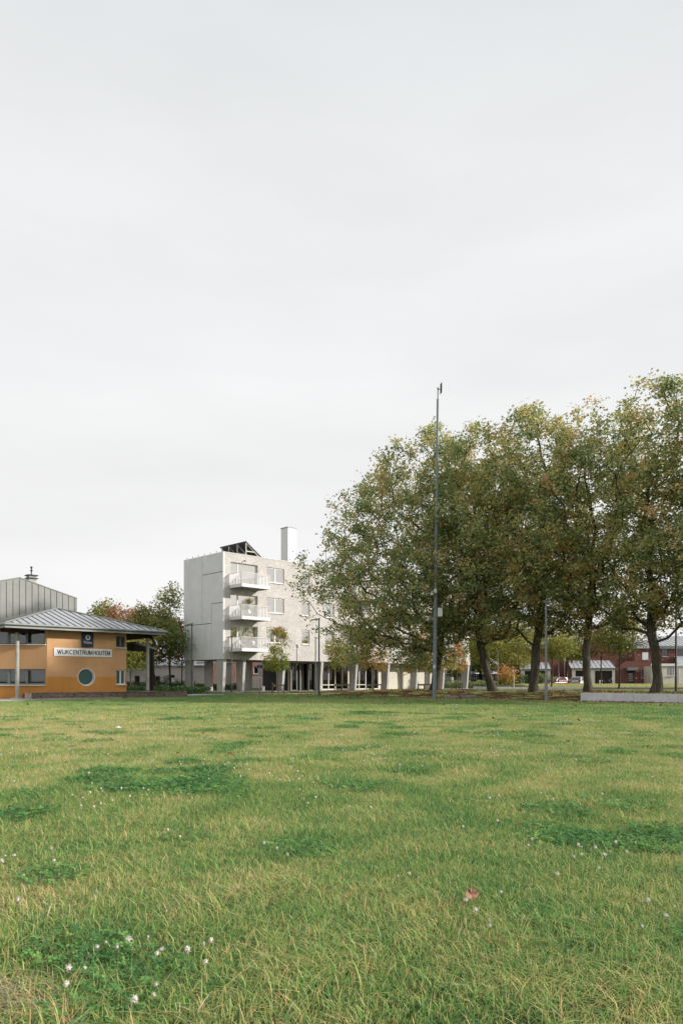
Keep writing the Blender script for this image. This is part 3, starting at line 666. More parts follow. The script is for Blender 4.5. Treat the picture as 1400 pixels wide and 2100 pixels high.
def capitals(word, w, h_, x0, z0, y, m, parent, th=.15, gap=.27):
    tot = sum(GL[c][0] for c in word)+gap*(len(word)-1); sx = (w-th*h_)/tot; sy = h_-th*h_; x = x0+th*h_/2
    for c in word:
        mb = MB(); gw, strokes = GL[c]
        for st in strokes:
            pts = [(x+p*sx, z0+th*h_/2+q*sy) for p, q in st]
            for k, ((xa,za),(xb,zb)) in enumerate(zip(pts[:-1], pts[1:])):
                d = Vector((xb-xa, zb-za)); L_ = d.length
                if L_ < 1e-5: continue
                d /= L_; t2 = th*h_/2; e_ = t2*(.95 if len(pts) < 6 else .25); nx_, nz_ = -d.y*t2, d.x*t2
                xa_, za_, xb_, zb_ = xa-d.x*e_, za-d.y*e_, xb+d.x*e_, zb+d.y*e_; yo = y-.0004*k
                mb.prism([(xa_-nx_,yo,za_-nz_),(xb_-nx_,yo,zb_-nz_),(xb_+nx_,yo,zb_+nz_),(xa_+nx_,yo,za_+nz_)], (0,-.004,0))
        mb.build('letter', m, parent); x += (gw+gap)*sx
capitals('WIJKCENTRUM', 2.26, .285, .19, .115, -.031, M['black'], sg)
capitals('HOUTEM', 1.12, .285, 2.52, .115, -.031, M['black'], sg)
ps = empty('police_sign', on_side(2.15,.02,3.27), TH, 'dark blue upright police sign with white round emblem', 'sign')
mb = MB(); mb.bbox(0,.74,-.10,-.0,0,.92,.008); mb.build('sign_box', M['police'], ps)
text('Politie', .52, .17, (.11,-.101,.20), M['signwhite'], ps, .0)
mb = MB(); mb.disc_y((.37,.60),.165,-.108,-.10,30); em = mb.build('emblem', M['signwhite'], ps)
mb = MB()
pts = [(.36,-.109,.46),(.33,-.109,.53),(.34,-.109,.60),(.31,-.109,.66),(.35,-.109,.72),(.38,-.109,.74),(.37,-.109,.67),(.41,-.109,.71),(.43,-.109,.66),(.40,-.109,.60),(.43,-.109,.56),(.40,-.109,.50)]
mb.prism(pts, (0,-.006,0)); mb.build('flame', M['police'], em)

# zinc clad hall behind
zb_ = empty('zinc_clad_hall', (-25.3,56,0), TH, 'grey hall clad in vertical zinc sheets with a low gable, behind the ochre building', 'building')
def ztop(t): return 9.25-.272*abs(t)
half = 4.58
mb = MB(); mb.prism([(-half,.03,0),(half,.03,0),(half,.03,ztop(half)-.03),(0,.03,ztop(0)-.03),(-half,.03,ztop(half)-.03)], (0,14,0)); mb.build('core', M['dark'], zb_)
pw2 = .49; edges_ = sorted({-half, 0, half} | {i*pw2 for i in range(-9,10)})
for i in range(len(edges_)-1):
    a, b = edges_[i], edges_[i+1]
    if b-a < .03: continue
    mb = MB(); mb.prism([(a+.008,-.02,0),(b-.012,-.02,0),(b-.012,-.02,ztop(b)-.05),(a+.008,-.02,ztop(a)-.05)], (0,.05,0)); mb.box(b-.012,b+.01,-.05,.02,0,min(ztop(a),ztop(b))-.05,1)
    mb.build('zinc_sheet', [M['zinc'], M['lamp']], zb_)
mb = MB(); mb.prism([(-half-.06,-.06,ztop(half)-.06),(0,-.06,ztop(0)-.05),(half+.06,-.06,ztop(half)-.06),(half+.06,-.06,ztop(half)+.01),(0,-.06,ztop(0)+.03),(-half-.06,-.06,ztop(half)+.01)], (0,14.1,0)); mb.build('roof', M['zinc'], zb_)
mb = MB(); mb.box(1.95,2.55,3.2,3.8,8.3,9.95); cz = mb.build('chimney', M['paving'], zb_)
mb = MB(); mb.box(1.83,2.67,3.08,3.92,9.95,10.03); mb.box(1.83,2.67,3.08,3.92,9.70,9.78); mb.tube([(2.25,3.5,10.03),(2.25,3.5,10.75)],.05,8); mb.cyl((2.25,3.5),.1,10.35,10.45,10); mb.cyl((2.25,3.5),.09,10.6,10.75,10); mb.build('flue', M['dark'], cz)

# low old brick wall with a pale painted end, and the terrace behind it
bw = empty('low_brick_wall', (-18.3,42.2,0), TH, 'low weathered brick garden wall with a pale painted end in front of the ochre building', 'wall')
mb = MB(); mb.box(-.05,10.6,0,.24,.0,.38); mb.build('wall_body', M['oldbrick'], bw)
for i in range(27):
    mb = MB(); mb.bbox(-.06+i*.395,-.06+i*.395+.385,-.02,.26,.38,.425,.008); mb.build('coping_brick', M['oldbrick'], bw)
mb = MB(); mb.box(-.35,-.055,-.02,.26,.0,.41); mb.build('painted_end', mat('graffiti_paint', (.55,.50,.44), .8, .3, 6, col2=(.30,.14,.12)), bw)
mb = MB(); q = [(.0,.245),(10.6,.245),(10.6,9.0),(.0,9.0)]
def lw(x,y): return (-18.3+x*UX-y*UY, 42.2+x*UY+y*UX)
top = [(*lw(x,y),.37) for x,y in q]
mb.prism(top, (0,0,-.37)); tag(mb.build('terrace', M['gravel']), kind='structure')
mb = MB(); q = [(4.6,3.5),(10.4,3.5),(10.4,8.9),(4.6,8.9)]; mb.poly([(*lw(x,y),.376) for x,y in q]); 
tag(mb.build('terrace_grass', mat('short_grass', (.07,.12,.03), .95, .3, 5)), kind='structure')
# ------------------------------------------------------------------ trees
def np_mesh(name, co, faces4, mats, hue=None, smooth=False, faces3=None):
    me = bpy.data.meshes.new(name); me.vertices.add(len(co)); me.vertices.foreach_set('co', np.asarray(co, np.float32).ravel())
    lv = [faces4.ravel()]; ls = [np.arange(0, faces4.size, 4)]
    off = faces4.size
    if faces3 is not None and len(faces3): lv.append(faces3.ravel()); ls.append(off+np.arange(0, faces3.size, 3))
    lv = np.concatenate(lv).astype(np.int32); ls = np.concatenate(ls).astype(np.int32)
    me.loops.add(len(lv)); me.loops.foreach_set('vertex_index', lv); me.polygons.add(len(ls)); me.polygons.foreach_set('loop_start', ls)
    me.update(calc_edges=True)
    if smooth: me.polygons.foreach_set('use_smooth', np.ones(len(ls), bool))
    for m in (mats if isinstance(mats, (list, tuple)) else [mats]): me.materials.append(m)
    if hue is not None:
        a = me.attributes.new('hue', 'FLOAT', 'POINT'); a.data.foreach_set('value', hue.astype(np.float32))
    return me

LEAF = np.array([(0,-.5,0),(-.5,-.08,.06),(-.2,.1,0),(0,.55,-.05),(.2,.1,0),(.5,-.08,.06)], float)
LF = np.array([(0,3,2,1),(0,5,4,3)])
def leaves_mesh(name, pos, size, mat_, hue, rg, up=.5, droop=0.):
    n = len(pos)
    nrm = rg.normal(size=(n,3)); nrm[:,2] = np.abs(nrm[:,2])*1.0+up; nrm /= np.linalg.norm(nrm,axis=1)[:,None]
    t = rg.normal(size=(n,3)); t -= (t*nrm).sum(1)[:,None]*nrm; t /= np.linalg.norm(t,axis=1)[:,None]
    b = np.cross(nrm, t); s = (size*rg.uniform(.6,1.25,n))[:,None]
    V = np.empty((n,6,3))
    for k, (x,y,z) in enumerate(LEAF): V[:,k] = pos + s*(x*b + y*t + (z*rg.uniform(-1,3,n))[:,None]*nrm)
    f = (LF[None]+6*np.arange(n)[:,None,None]).reshape(-1,4)
    return np_mesh(name, V.reshape(-1,3), f, mat_, np.repeat(hue,6))

def grow(seed, tips, base_r, trunk_top, lean=(0,0), step=.8, jit=.10, leader=None, tip_r=.012, flare=1.5, path_w=.25):
    """attach every crown tip to the nearest point of the growing skeleton; returns nodes, parent, radius"""
    rg = np.random.default_rng(seed)
    nodes = [np.array((0,0,-.25)), np.array((0,0,.0))]; par = [-1, 0]; z = 0
    n = max(3, int(trunk_top/.5)); c = np.zeros(3)
    ww = np.zeros(2); dv0 = rg.normal(size=2)*.03
    for i in range(1, n+1):
        f = i/n; dv0 = dv0*.6+rg.normal(size=2)*.16*base_r; ww = ww+dv0; c = np.array((lean[0]*f+ww[0], lean[1]*f+ww[1], trunk_top*f)); nodes.append(c); par.append(len(nodes)-2)
    top = nodes[-1].copy(); first_crown = len(nodes)-1
    if leader:
        m = int((leader-trunk_top)/step); w = np.zeros(2)
        for i in range(1, m+1):
            w += rg.normal(size=2)*.14; nodes.append(np.array((top[0]+w[0], top[1]+w[1], trunk_top+(leader-trunk_top)*i/m))); par.append(len(nodes)-2)
    pos = np.zeros((len(nodes)+len(tips)*14, 3)); pl = np.zeros(len(pos)); cnt = len(nodes)
    pos[:cnt] = nodes
    for i in range(1, cnt): pl[i] = pl[par[i]]+np.linalg.norm(pos[i]-pos[par[i]])
    order = np.argsort(np.linalg.norm(tips-top, axis=1))
    lo = max(2, int(first_crown*.72)); tip_nodes = np.zeros(len(tips), int)
    for t in order:
        p = tips[t]; dv = p-pos[lo:cnt]; d = np.linalg.norm(dv, axis=1)
        cost = d + path_w*pl[lo:cnt] + .9*np.maximum(0, pos[lo:cnt,2]-p[2]-.1) 
        k = lo+int(np.argmin(cost)); dist = np.linalg.norm(p-pos[k]); m = max(1, int(round(dist/step))); a = pos[k].copy(); prev = k
        side = rg.normal(size=3)*jit*dist
        for i in range(1, m+1):
            f = i/m; q = a+(p-a)*f + side*math.sin(math.pi*f); q[2] += .12*dist*math.sin(math.pi*f)*(-.5 if p[2]-a[2] > .5*dist else .8)
            if i == m: q = p
            if cnt >= len(pos): break
            pos[cnt] = q; par.append(prev); pl[cnt] = pl[prev]+np.linalg.norm(q-pos[prev]); prev = cnt; cnt += 1
        tip_nodes[t] = prev
    par = np.array(par[:cnt]); pos = pos[:cnt]
    load = np.zeros(cnt); load[tip_nodes] += 1
    for i in range(cnt-1, 0, -1): load[par[i]] += load[i]
    load = np.maximum(load, 1); ex = math.log(base_r/tip_r)/math.log(max(load[1], 2)); rad = tip_r*load**ex
    for i in range(first_crown+1):
        zz = pos[i][2]; rad[i] = base_r*(1+.12*(1-zz/max(trunk_top,.1)))*(1+(flare-1)*math.exp(-max(zz,0)/.28))
    return pos, par, rad, tip_nodes, load
def wood_mesh(name, pos, par, rad, load, m, kmin=3):
    n = len(pos); kids = [[] for _ in range(n)]
    for i in range(1, n): kids[par[i]].append(i)
    V = []; Fc = []; off = 0
    starts = [(0, None)]; 
    while starts:
        s, pre = starts.pop(); chain = ([pre] if pre is not None else [])+[s]; c = s
        while kids[c]:
            b = max(kids[c], key=lambda j: load[j])
            for j in kids[c]:
                if j != b: starts.append((j, c))
            chain.append(b); c = b
        rr = [rad[i] for i in chain]
        if pre is not None: rr[0] = min(rad[pre], rr[1]*1.25)
        k = 10 if rr[0] > .12 else (6 if rr[0] > .045 else (4 if rr[0] > .02 else 3)); k = max(k, kmin)
        P_ = pos[chain]; T = np.gradient(P_, axis=0); T /= np.linalg.norm(T,axis=1)[:,None]+1e-9
        ref = np.array((1.,.13,.07)); X = np.cross(ref, T); nX = np.linalg.norm(X,axis=1); X /= nX[:,None]+1e-9; Yv = np.cross(T, X)
        ang = np.arange(k)*2*math.pi/k; cs, sn = np.cos(ang), np.sin(ang)
        wob = 1+.10*np.sin(3*ang[None,:]+np.arange(len(chain))[:,None]*.5)+.05*np.sin(2*ang[None,:]-np.arange(len(chain))[:,None]*1.3) if rr[0] > .12 else np.ones((len(chain),k))
        ring = P_[:,None,:] + (np.array(rr)[:,None]*wob)[:,:,None]*(cs[None,:,None]*X[:,None,:]+sn[None,:,None]*Yv[:,None,:])
        V.append(ring.reshape(-1,3)); L = len(chain)
        i0 = (np.arange(L-1)[:,None]*k+np.arange(k)[None,:]); i1 = (np.arange(L-1)[:,None]*k+(np.arange(k)[None,:]+1)%k)
        Fc.append((off+np.stack([i0,i1,i1+k,i0+k],-1)).reshape(-1,4)); off += L*k
    return np_mesh(name, np.concatenate(V), np.concatenate(Fc), m, smooth=True)
def crown_tips(rg, n, zlo, zhi, Rf, outer=.6, lump=.30, seedv=0., mind=.0):
    """points spread through a lumpy crown: Rf(z, theta) is its outline"""
    out = []
    while len(out) < n:
        z = rg.uniform(zlo, zhi); th = rg.uniform(0, 2*math.pi); rmax = Rf(z, th)
        u = rg.uniform()**.5
        if rg.uniform() > (1-outer)+outer*u: continue
        x, y = math.cos(th)*rmax*u, math.sin(th)*rmax*u
        # accept in proportion to local area
        if rg.uniform() > min(1, (rmax/RMAX)**1.3): continue
        nn = mnoise.noise(Vector((x*.42+seedv, y*.42, z*.42)))
        if nn < -.06 and rg.uniform() < .9: continue
        k = 1+(lump*mnoise.noise(Vector((x*.5+9+seedv, y*.5, z*.35)))+lump*.9*mnoise.noise(Vector((x*1.1+29+seedv, y*1.1, z*.9))))*u
        out.append((x*k, y*k, z))
    return np.array(out)
def leafy(rg, pos, par, tip_nodes, per, spread, along=.5, thin=None):
    pts = []; ids = []
    tp = pos[tip_nodes]; pp = pos[par[tip_nodes]]
    for i in range(len(tip_nodes)):
        m = int(per*rg.uniform(.55,1.4)); f = rg.uniform(0, 1, m)[:,None]**.7
        base = pp[i]+(tp[i]-pp[i])*(1-along+along*f*1.15)
        pts.append(base+rg.normal(size=(m,3))*spread*np.array((1,1,.75))); ids.append(np.full(m, i))
    leafy.ids = np.concatenate(ids)
    return np.concatenate(pts)
PLANE = [(0.0,(.17,.26,.12)),(.28,(.29,.38,.155)),(.48,(.53,.54,.22)),(.64,(.76,.65,.28)),(.80,(.72,.45,.21)),(1.0,(.56,.27,.16))]
M['plane_leaf'] = leafmat('plane_leaves', PLANE, .55, .45)
def plane_tree_meshes(seed, Rf, zlo, zhi, ntips, per, trunk_top, lean=(0,0), leader=14, base_r=.27, orange=.0, size=.185):
    global RMAX
    rg = np.random.default_rng(seed); RMAX = 6.5 if Rf is not Rfirst else 9.5
    tips = crown_tips(rg, ntips, zlo, zhi, Rf, seedv=seed*3.1)
    tips[:,0] += lean[0]*.6; tips[:,1] += lean[1]*.6
    pos, par, rad, tn, load = grow(seed, tips, base_r, trunk_top, lean, leader=leader, tip_r=.011)
    wm = wood_mesh('trunk', pos, par, rad, load, M['bark'])
    lp = leafy(rg, pos, par, tn, per, .27)
    # hue: random by leaf and clump; crown tops lightened, highlights put into the colour
    tipv = rg.normal(size=len(tips))*.13; hue = .0+rg.beta(2.0, 2.7, len(lp))*.8 + tipv[leafy.ids] + .07*(lp[:,2]/18.5) + .12*(rg.uniform(size=len(lp)) < .12) + orange
    lm = leaves_mesh('crown', lp, size, M['plane_leaf'], np.clip(hue,0,1), rg)
    return wm, lm
def Rgrove(k):
    def f(z, th):
        base = np.interp(z, [3.4,4.6,6.0,8.5,12,15,17,18.6], [2.0,3.6,4.9,5.3,4.8,3.8,2.5,.5])
        return base*(1+.14*math.sin(2*th+k)+.10*math.sin(5*th+2*k+z*.4))
    return f
def Rfirst(z, th):
    wl = max(0, math.cos(th-math.pi))          # towards -x (picture left)
    left = np.interp(z, [1.4,2.4,4.8,7.1,9,11.5,13.6,16.2,17.6,19.0], [4.8,7.0,8.8,9.7,8.9,8.1,6.9,5.3,3.0,.6])
    oth = np.interp(z, [3.0,4.6,6.0,8.5,12,15,17,19.0], [1.5,3.6,5.0,5.6,5.2,4.4,3.0,.6])
    lo = left if wl > 0 else oth
    return (oth+(left-oth)*wl**.6 if wl > 0 else oth)*(1+.07*math.sin(5*th+z*.6))
fw, fl_ = plane_tree_meshes(11, Rfirst, 1.5, 18.9, 1850, 40, 4.4, (-.2,0), 15, .29)
variants = [plane_tree_meshes(21, Rgrove(0), 3.5, 18.5, 830, 40, 4.6, (-.9,.2), 14.5, .235),
            plane_tree_meshes(22, Rgrove(1.3), 3.7, 18.4, 830, 40, 5.0, (.1,0), 15, .25),
            plane_tree_meshes(23, Rgrove(2.6), 3.5, 18.6, 830, 40, 4.8, (-.3,.1), 14.5, .22)]
def plane_tree(wm, lm, loc, rz, label, sc=1.0):
    t = empty('plane_tree', loc, rz, label, 'tree', 'plane trees standing in a row on the leaf-strewn bank')
    t.scale = (sc, sc, sc)
    link('trunk', wm, t); tag(link('crown', lm, t), kind='stuff'); return t
plane_tree(fw, fl_, (6.75,50.9,zat(6.75,50.9)-.03), 0, 'big plane tree behind the tall mast, its low branches hanging in front of the apartments')
rows = [((10.15,47.6), 0, 0, .98, 'plane tree with a trunk leaning left, second in the row from the mast'),
        ((12.2,45.3), 1, 0.6, .98, 'upright plane tree with a wide flared foot, just left of the grey street lamp'),
        ((15.1,43.6), 2, 3.6, .96, 'plane tree with a slightly bent trunk hiding the end of the silver car'),
        ((17.75,40.2), 1, 2.4, .96, 'thick plane tree standing directly behind the concrete seat wall'),
        ((21.0,37.6), 2, 1.2, .97, 'plane tree at the right edge of the picture, its trunk out of view'),
        ((24.5,35.4), 0, 2.0, 1.0, 'plane tree beyond the right edge, only its outer leaves in view'),
        ((44.0,60.5), 1, 1.0, .8, 'distant plane tree out of view to the right, mirrored in the apartment windows'),
        ((52.0,53.0), 2, 2.0, .8, 'farther plane tree out of view to the right, mirrored in the apartment windows')]
for (x,y), k, rz, sc, lb in rows: plane_tree(*variants[k], (x,y,zat(x,y)-.03), rz, lb, sc)

# small maples planted along the facade
def small_tree_meshes(seed, H, rmax, stops_name, ntips, per, size, trunk_top, base_r=.05, zlo=None, spread=.16, barkm='barkthin', squash=1.0):
    global RMAX
    rg = np.random.default_rng(seed); RMAX = rmax; zlo = zlo or trunk_top*.95
    def Rf(z, th):
        f = (z-zlo)/(H-zlo); return rmax*max(.08, math.sin(math.pi*min(1,(f*.86+.14))**.8))*(1+.18*math.sin(3*th+seed)+.12*math.sin(2*th+f*7))
    tips = crown_tips(rg, ntips, zlo, H, Rf, seedv=seed*1.7, lump=.3)
    pos, par, rad, tn, load = grow(seed, tips, base_r, trunk_top, (rg.normal()*.03,rg.normal()*.03), step=.35*max(1,H/8), leader=H*.8, tip_r=.006*max(1,H/6), flare=1.15)
    wm = wood_mesh('trunk', pos, par, rad, load, M[barkm])
    lp = leafy(rg, pos, par, tn, per, spread)
    zf = np.clip((lp[:,2]-zlo)/(H-zlo), 0, 1)
    hue = np.clip(rg.beta(2,2,len(lp))*.6+.42*zf+rg.normal(size=len(lp))*.05, 0, 1)
    return wm, leaves_mesh('crown', lp, size, M[stops_name], hue, rg, up=.3)
M['maple_leaf'] = leafmat('maple_leaves', [(0,(.18,.25,.06)),(.4,(.34,.40,.09)),(.62,(.42,.36,.09)),(.8,(.60,.32,.10)),(1,(.62,.25,.11))], .45, .5, .6)
M['maple_orange'] = leafmat('orange_maple_leaves', [(0,(.16,.20,.045)),(.3,(.38,.32,.08)),(.55,(.66,.36,.11)),(.8,(.74,.35,.17)),(1,(.66,.20,.12))], .45, .5, .8)
M['green_leaf'] = leafmat('background_green_leaves', [(0,(.09,.14,.05)),(.4,(.17,.23,.07)),(.7,(.33,.32,.10)),(1,(.50,.35,.12))], .35, .5, 1)
M['yellow_leaf'] = leafmat('yellow_green_leaves', [(0,(.14,.18,.04)),(.4,(.28,.30,.07)),(.75,(.46,.40,.10)),(1,(.50,.32,.10))], .4, .5, 1)
M['red_leaf'] = leafmat('dark_red_leaves', [(0,(.10,.03,.03)),(.5,(.24,.05,.05)),(1,(.36,.12,.08))], .3, .5, 1)
M['rust_leaf'] = leafmat('rust_leaves', [(0,(.16,.10,.06)),(.5,(.36,.20,.12)),(1,(.48,.30,.16))], .35, .5, 1)
M['hedge_leaf'] = leafmat('hedge_leaves', [(0,(.03,.07,.02)),(.5,(.07,.15,.04)),(1,(.15,.23,.07))], .25, .5, 1)
M['light_hedge'] = leafmat('pale_shrub_leaves', [(0,(.09,.14,.045)),(.5,(.22,.27,.09)),(1,(.42,.44,.20))], .3, .5, 1)
def guard(x, y, label, w=1.35, broken=False):
    z = zat(x,y); g = empty('tree_guard', (x,y,z), TH-.75, label, 'tree guard', 'timber guards round the young trees')
    for sx, sy in ((-w/2,-.3),(w/2,-.3),(0,.45)):
        mb = MB(); mb.cyl((sx,sy), .045, -.05, .78 if not broken else .7, 8); mb.build('post', M['timber'], g)
    mb = MB(); mb.box(-w/2-.05,w/2+.05,-.36,-.33,.68,.80); mb.build('rail', M['timber'], g)
    mb = MB(); mb.prism([(-w/2,-.27,.62),(-w/2+.05,-.27,.74),(.05,.42,.74),(0,.42,.62)], (.0,.05,0)); mb.build('rail', M['timber'], g)
    if broken:
        mb = MB(); mb.prism([(-.55,-.42,.95),(-.48,-.42,.98),(.65,-.5,.02),(.58,-.5,.0)], (0,.05,0)); mb.build('rail', M['timber'], g)
    return g
young = [((-5.35,60.5), 5.9, 1.35, 'maple_leaf', 31, .14, 'young maple with yellow-green leaves and an orange top beside the blue signpost', 2.0),
         ((.05,64.5), 6.3, 1.45, 'maple_leaf', 32, .14, 'young green maple in a timber guard in front of the cream window wall'),
         ((3.0,66.5), 6.4, 1.6, 'maple_orange', 33, .14, 'young maple with salmon-orange leaves at the edge of the big plane tree'),
         ((8.1,69.5), 6.8, 1.75, 'maple_orange', 34, .15, 'young maple with bright orange and yellow leaves just left of the tall mast'),
         ((12.6,78.0), 5.6, 1.3, 'maple_orange', 35, .15, 'thin young maple with reddish leaves right of the tall mast'),
         ((19.5,86.0), 5.4, 1.5, 'yellow_leaf', 36, .16, 'small staked tree with fresh green leaves rising from the raised planter')]
for yt in young:
    (x,y), H, rm, ml, sd_, sz, lb = yt[:7]; tt = yt[7] if len(yt) > 7 else 2.1
    wm, lm = small_tree_meshes(sd_, H, rm, ml, 130, 26, sz, tt)
    t = empty('young_maple', (x,y,zat(x,y)), 0, lb, 'tree', 'young trees planted in front of the apartments'); link('trunk', wm, t); tag(link('crown', lm, t), kind='stuff')
guard(-5.35, 60.3, 'broken timber guard with a fallen leaning rail beside the blue signpost', w=.95, broken=True)
guard(.05, 64.4, 'dark timber guard round the young maple in front of the first cream window wall')
guard(3.0, 66.4, 'timber guard round the young maple in front of the second cream window wall')
guard(8.1, 69.4, 'timber guard round the orange maple left of the tall mast')
guard(12.6, 77.9, 'small timber guard by the white post box right of the tall mast', 1.1)

# background trees
def bg_tree(name, loc, H, rm, ml, seed, label, ntips=230, per=34, size=.34, trunk=.28, base_r=.22, rz=0, group='trees beyond the buildings', spread=.42):
    wm, lm = small_tree_meshes(seed, H, rm, ml, ntips, per, size, H*trunk, base_r, spread=spread, barkm='bark')
    t = empty(name, loc, rz, label, 'tree', group); link('trunk', wm, t); tag(link('crown', lm, t), kind='stuff'); return t
def gz(px, Y): x = (px-700)/F*Y; return (x, Y, zat(x, Y))
bg_tree('background_tree', gz(317,70), 9.2, 3.1, 'green_leaf', 41, 'dark green tree with an exposed trunk between the ochre building and the apartments', 360, 32, .22, .34, .15)
bg_tree('background_tree', gz(352,78), 11.6, 2.6, 'green_leaf', 47, 'taller sparse dark green tree just left of the concrete end wall', 130, 20, .24, .52, .10)
bg_tree('background_tree', gz(272,88), 10.2, 3.2, 'rust_leaf', 42, 'rust brown autumn tree above the right end of the hipped roof', 300, 34, .28, .3)
bg_tree('background_tree', gz(215,92), 11.6, 3.2, 'green_leaf', 43, 'dark green tree top just right of the zinc hall', 220, 30, .3, .3)
bg_tree('background_tree', gz(243,84), 10.2, 2.6, 'rust_leaf', 52, 'small rust coloured tree top seen over the middle of the hipped roof', 160, 30, .26, .3)
bg_tree('background_tree', gz(268,66), 6.4, 1.9, 'yellow_leaf', 48, 'yellow leaved tree behind the dark canopy posts', 150, 30, .2, .42, .07)
bg_tree('background_tree', gz(372,76), 7.6, 1.7, 'red_leaf', 44, 'dark red leaved tree against the corner of the concrete end wall', 130, 26, .2, .42, .06)
for i, (px, Y, H, rm, ml, lb) in enumerate([
        (935,112,9,4.2,'green_leaf','dark green tree beyond the far end of the apartments'),
        (985,118,12,4.6,'yellow_leaf','yellow-green tree behind the dark fence'),
        (1030,108,10.5,4.2,'yellow_leaf','yellow-brown tree behind the leaning plane trunk'),
        (1070,120,12,4.6,'green_leaf','dense green tree behind the globe lamp'),
        (1105,125,12.5,4.2,'yellow_leaf','autumn yellow tree left of the nearest red house'),
        (1165,84,6.6,2.5,'yellow_leaf','spreading street tree with ochre leaves above the red car'),
        (1232,82,7.0,2.3,'rust_leaf','small street tree with rusty leaves in front of the garage roof'),
        (1000,73,6.6,2.6,'yellow_leaf','low yellow-green tree just left of the leaning plane trunk'),
        (1130,72,6.6,2.2,'yellow_leaf','ochre street tree above the garage beside the grey street lamp'),
        (1268,62,7.2,2.0,'yellow_leaf','yellow leaved tree hanging in front of the red house wall')]):
    bg_tree('background_tree', gz(px,Y), H, rm, ml, 60+i, lb, 240 if Y > 90 else 150, 34, .30 if Y > 90 else .19, .22 if Y > 90 else .5, .2 if Y > 90 else .07)
bg_tree('orange_shrub', gz(1036,79), 2.2, .85, 'maple_orange', 75, 'bright orange shrub by the leaning plane trunk', 60, 26, .16, .2, .04, group='shrubs by the road')
# hedges and shrubs : leaf masses
def hedge(name, pts, w, h0, ml, label, seed, dens=260, size=.12, cat='hedge', z0=None, group=None):
    rg = np.random.default_rng(seed); P0 = []
    for i in range(len(pts)-1):
        a, b = np.array(pts[i]), np.array(pts[i+1]); L_ = np.linalg.norm(b-a); n = int(L_*w*dens*.9)
        f = rg.uniform(size=n)[:,None]; s = rg.uniform(-.5,.5,n); t = (b-a)/L_; nn_ = np.array((-t[1],t[0])); q = a+(b-a)*f+nn_*(s*w)[:,None]
        gz_ = zfun(q[:,0], q[:,1]) if z0 is None else np.full(n, z0)
        hh = h0*(1-.35*(2*np.abs(s))**3)*np.array([1+.35*mnoise.noise(Vector((x*1.1,y*1.1,seed))) for x,y in q])
        zz = gz_+hh*rg.uniform(size=n)**.55; P0.append(np.stack([q[:,0],q[:,1],zz],-1))
    lp = np.concatenate(P0); hue = np.clip(rg.beta(2,2,len(lp))*.7+.3*(lp[:,2]-lp[:,2].min())/(h0*1.3), 0, 1)
    me_ = leaves_mesh(name, lp, size, M[ml], hue, rg, up=.4); c = lp.mean(0); o = link(name, me_)
    return tag(o, label, cat, group)
hedge('low_hedge', [tuple(gz(248,58)[:2]), tuple(gz(420,62)[:2])], 3.4, .62, 'hedge_leaf', 'low dark green ground cover hedge between the ochre building and the apartments', 81, 220, .15)
hedge('clipped_hedge', [tuple(gz(240,72)[:2]), tuple(gz(400,74)[:2])], 1.2, 1.0, 'hedge_leaf', 'clipped hedge along the foot of the pale house', 82, 420, .14)
hedge('low_hedge', [tuple(gz(400,78)[:2]), tuple(gz(500,84)[:2])], 1.6, .75, 'hedge_leaf', 'dark hedge seen between the piers at the near end of the apartments', 83, 300, .15)
hedge('shrub_bed', [tuple(gz(908,100)[:2]), tuple(gz(1012,102)[:2])], 3.5, 1.0, 'light_hedge', 'bed of pale flowering shrubs beyond the last pier', 84, 130, .2)
hedge('clipped_hedge', [tuple(gz(1030,94)[:2]), tuple(gz(1080,94)[:2])], 1.5, 1.9, 'hedge_leaf', 'rounded green bushes behind the globe lamp', 85, 260, .18)
hedge('clipped_hedge', [tuple(gz(1098,93)[:2]), tuple(gz(1140,93)[:2])], 1.2, 1.75, 'light_hedge', 'square-cut hedge between the grey street lamp and the red car', 86, 360, .15)
# ------------------------------------------------------------------ street furniture
def street_lamp(x, y, H, arm, label, m='lamp', r0=.075, r1=.045, z=None, az=0.):
    z = zat(x,y) if z is None else z
    t = empty('street_lamp', (x,y,z), az, label, 'street lamp', 'street lamps round the lawn')
    mb = MB(); mb.tube([(0,0,-.1),(0,0,.9),(0,0,.92),(0,0,H)], [r0,r0,r0*.86,r1], 12); mb.build('pole', M[m], t)
    mb = MB(); s = 1 if arm > 0 else -1; a = abs(arm)
    mb.add([(-.08*s,-.10,H-.02),(a*s,-.12,H-.10),(a*s,.12,H-.10),(-.08*s,.10,H-.02),(-.08*s,-.07,H+.07),(a*s,-.05,H-.05),(a*s,.05,H-.05),(-.08*s,.07,H+.07)],
           [(0,3,2,1),(4,5,6,7),(0,1,5,4),(1,2,6,5),(2,3,7,6),(3,0,4,7)]); mb.build('lamp_head', M[m], t)
    mb = MB(); mb.cyl((0,0), r0*1.9, -.02, .03, 12); mb.build('base_plate', M['paving'], t)
    return t
street_lamp(-11.85,56.5,5.62,-.52,'dark street lamp in front of the concrete end wall')
street_lamp(-10.05,65.3,5.15,-.5,'dark street lamp in front of the lowest balcony')
street_lamp(-2.62,72.0,5.45,.42,'farther and thinner of the two dark lamps left of the big plane tree', z=0)
street_lamp(-1.67,53.0,5.72,-.6,'nearer and taller of the two dark lamps left of the big plane tree')
street_lamp(11.42,39.8,5.55,.42,'grey street lamp at the lawn edge between two plane trunks','lampgrey',.092,.045)
street_lamp(19.8,42.2,5.5,-.4,'dark street lamp in front of the cream garage')
street_lamp(15.75,87.0,5.4,-.4,'thin grey lamp post just beyond the last pier','lampgrey',.06,.04)
street_lamp(17.6,80.3,5.4,.4,'thin grey lamp post right of the leaning plane trunk','lampgrey',.06,.04)
street_lamp(25.6,84.0,5.6,.4,'thin pale lamp post in front of the red car','lampgrey',.07,.045)
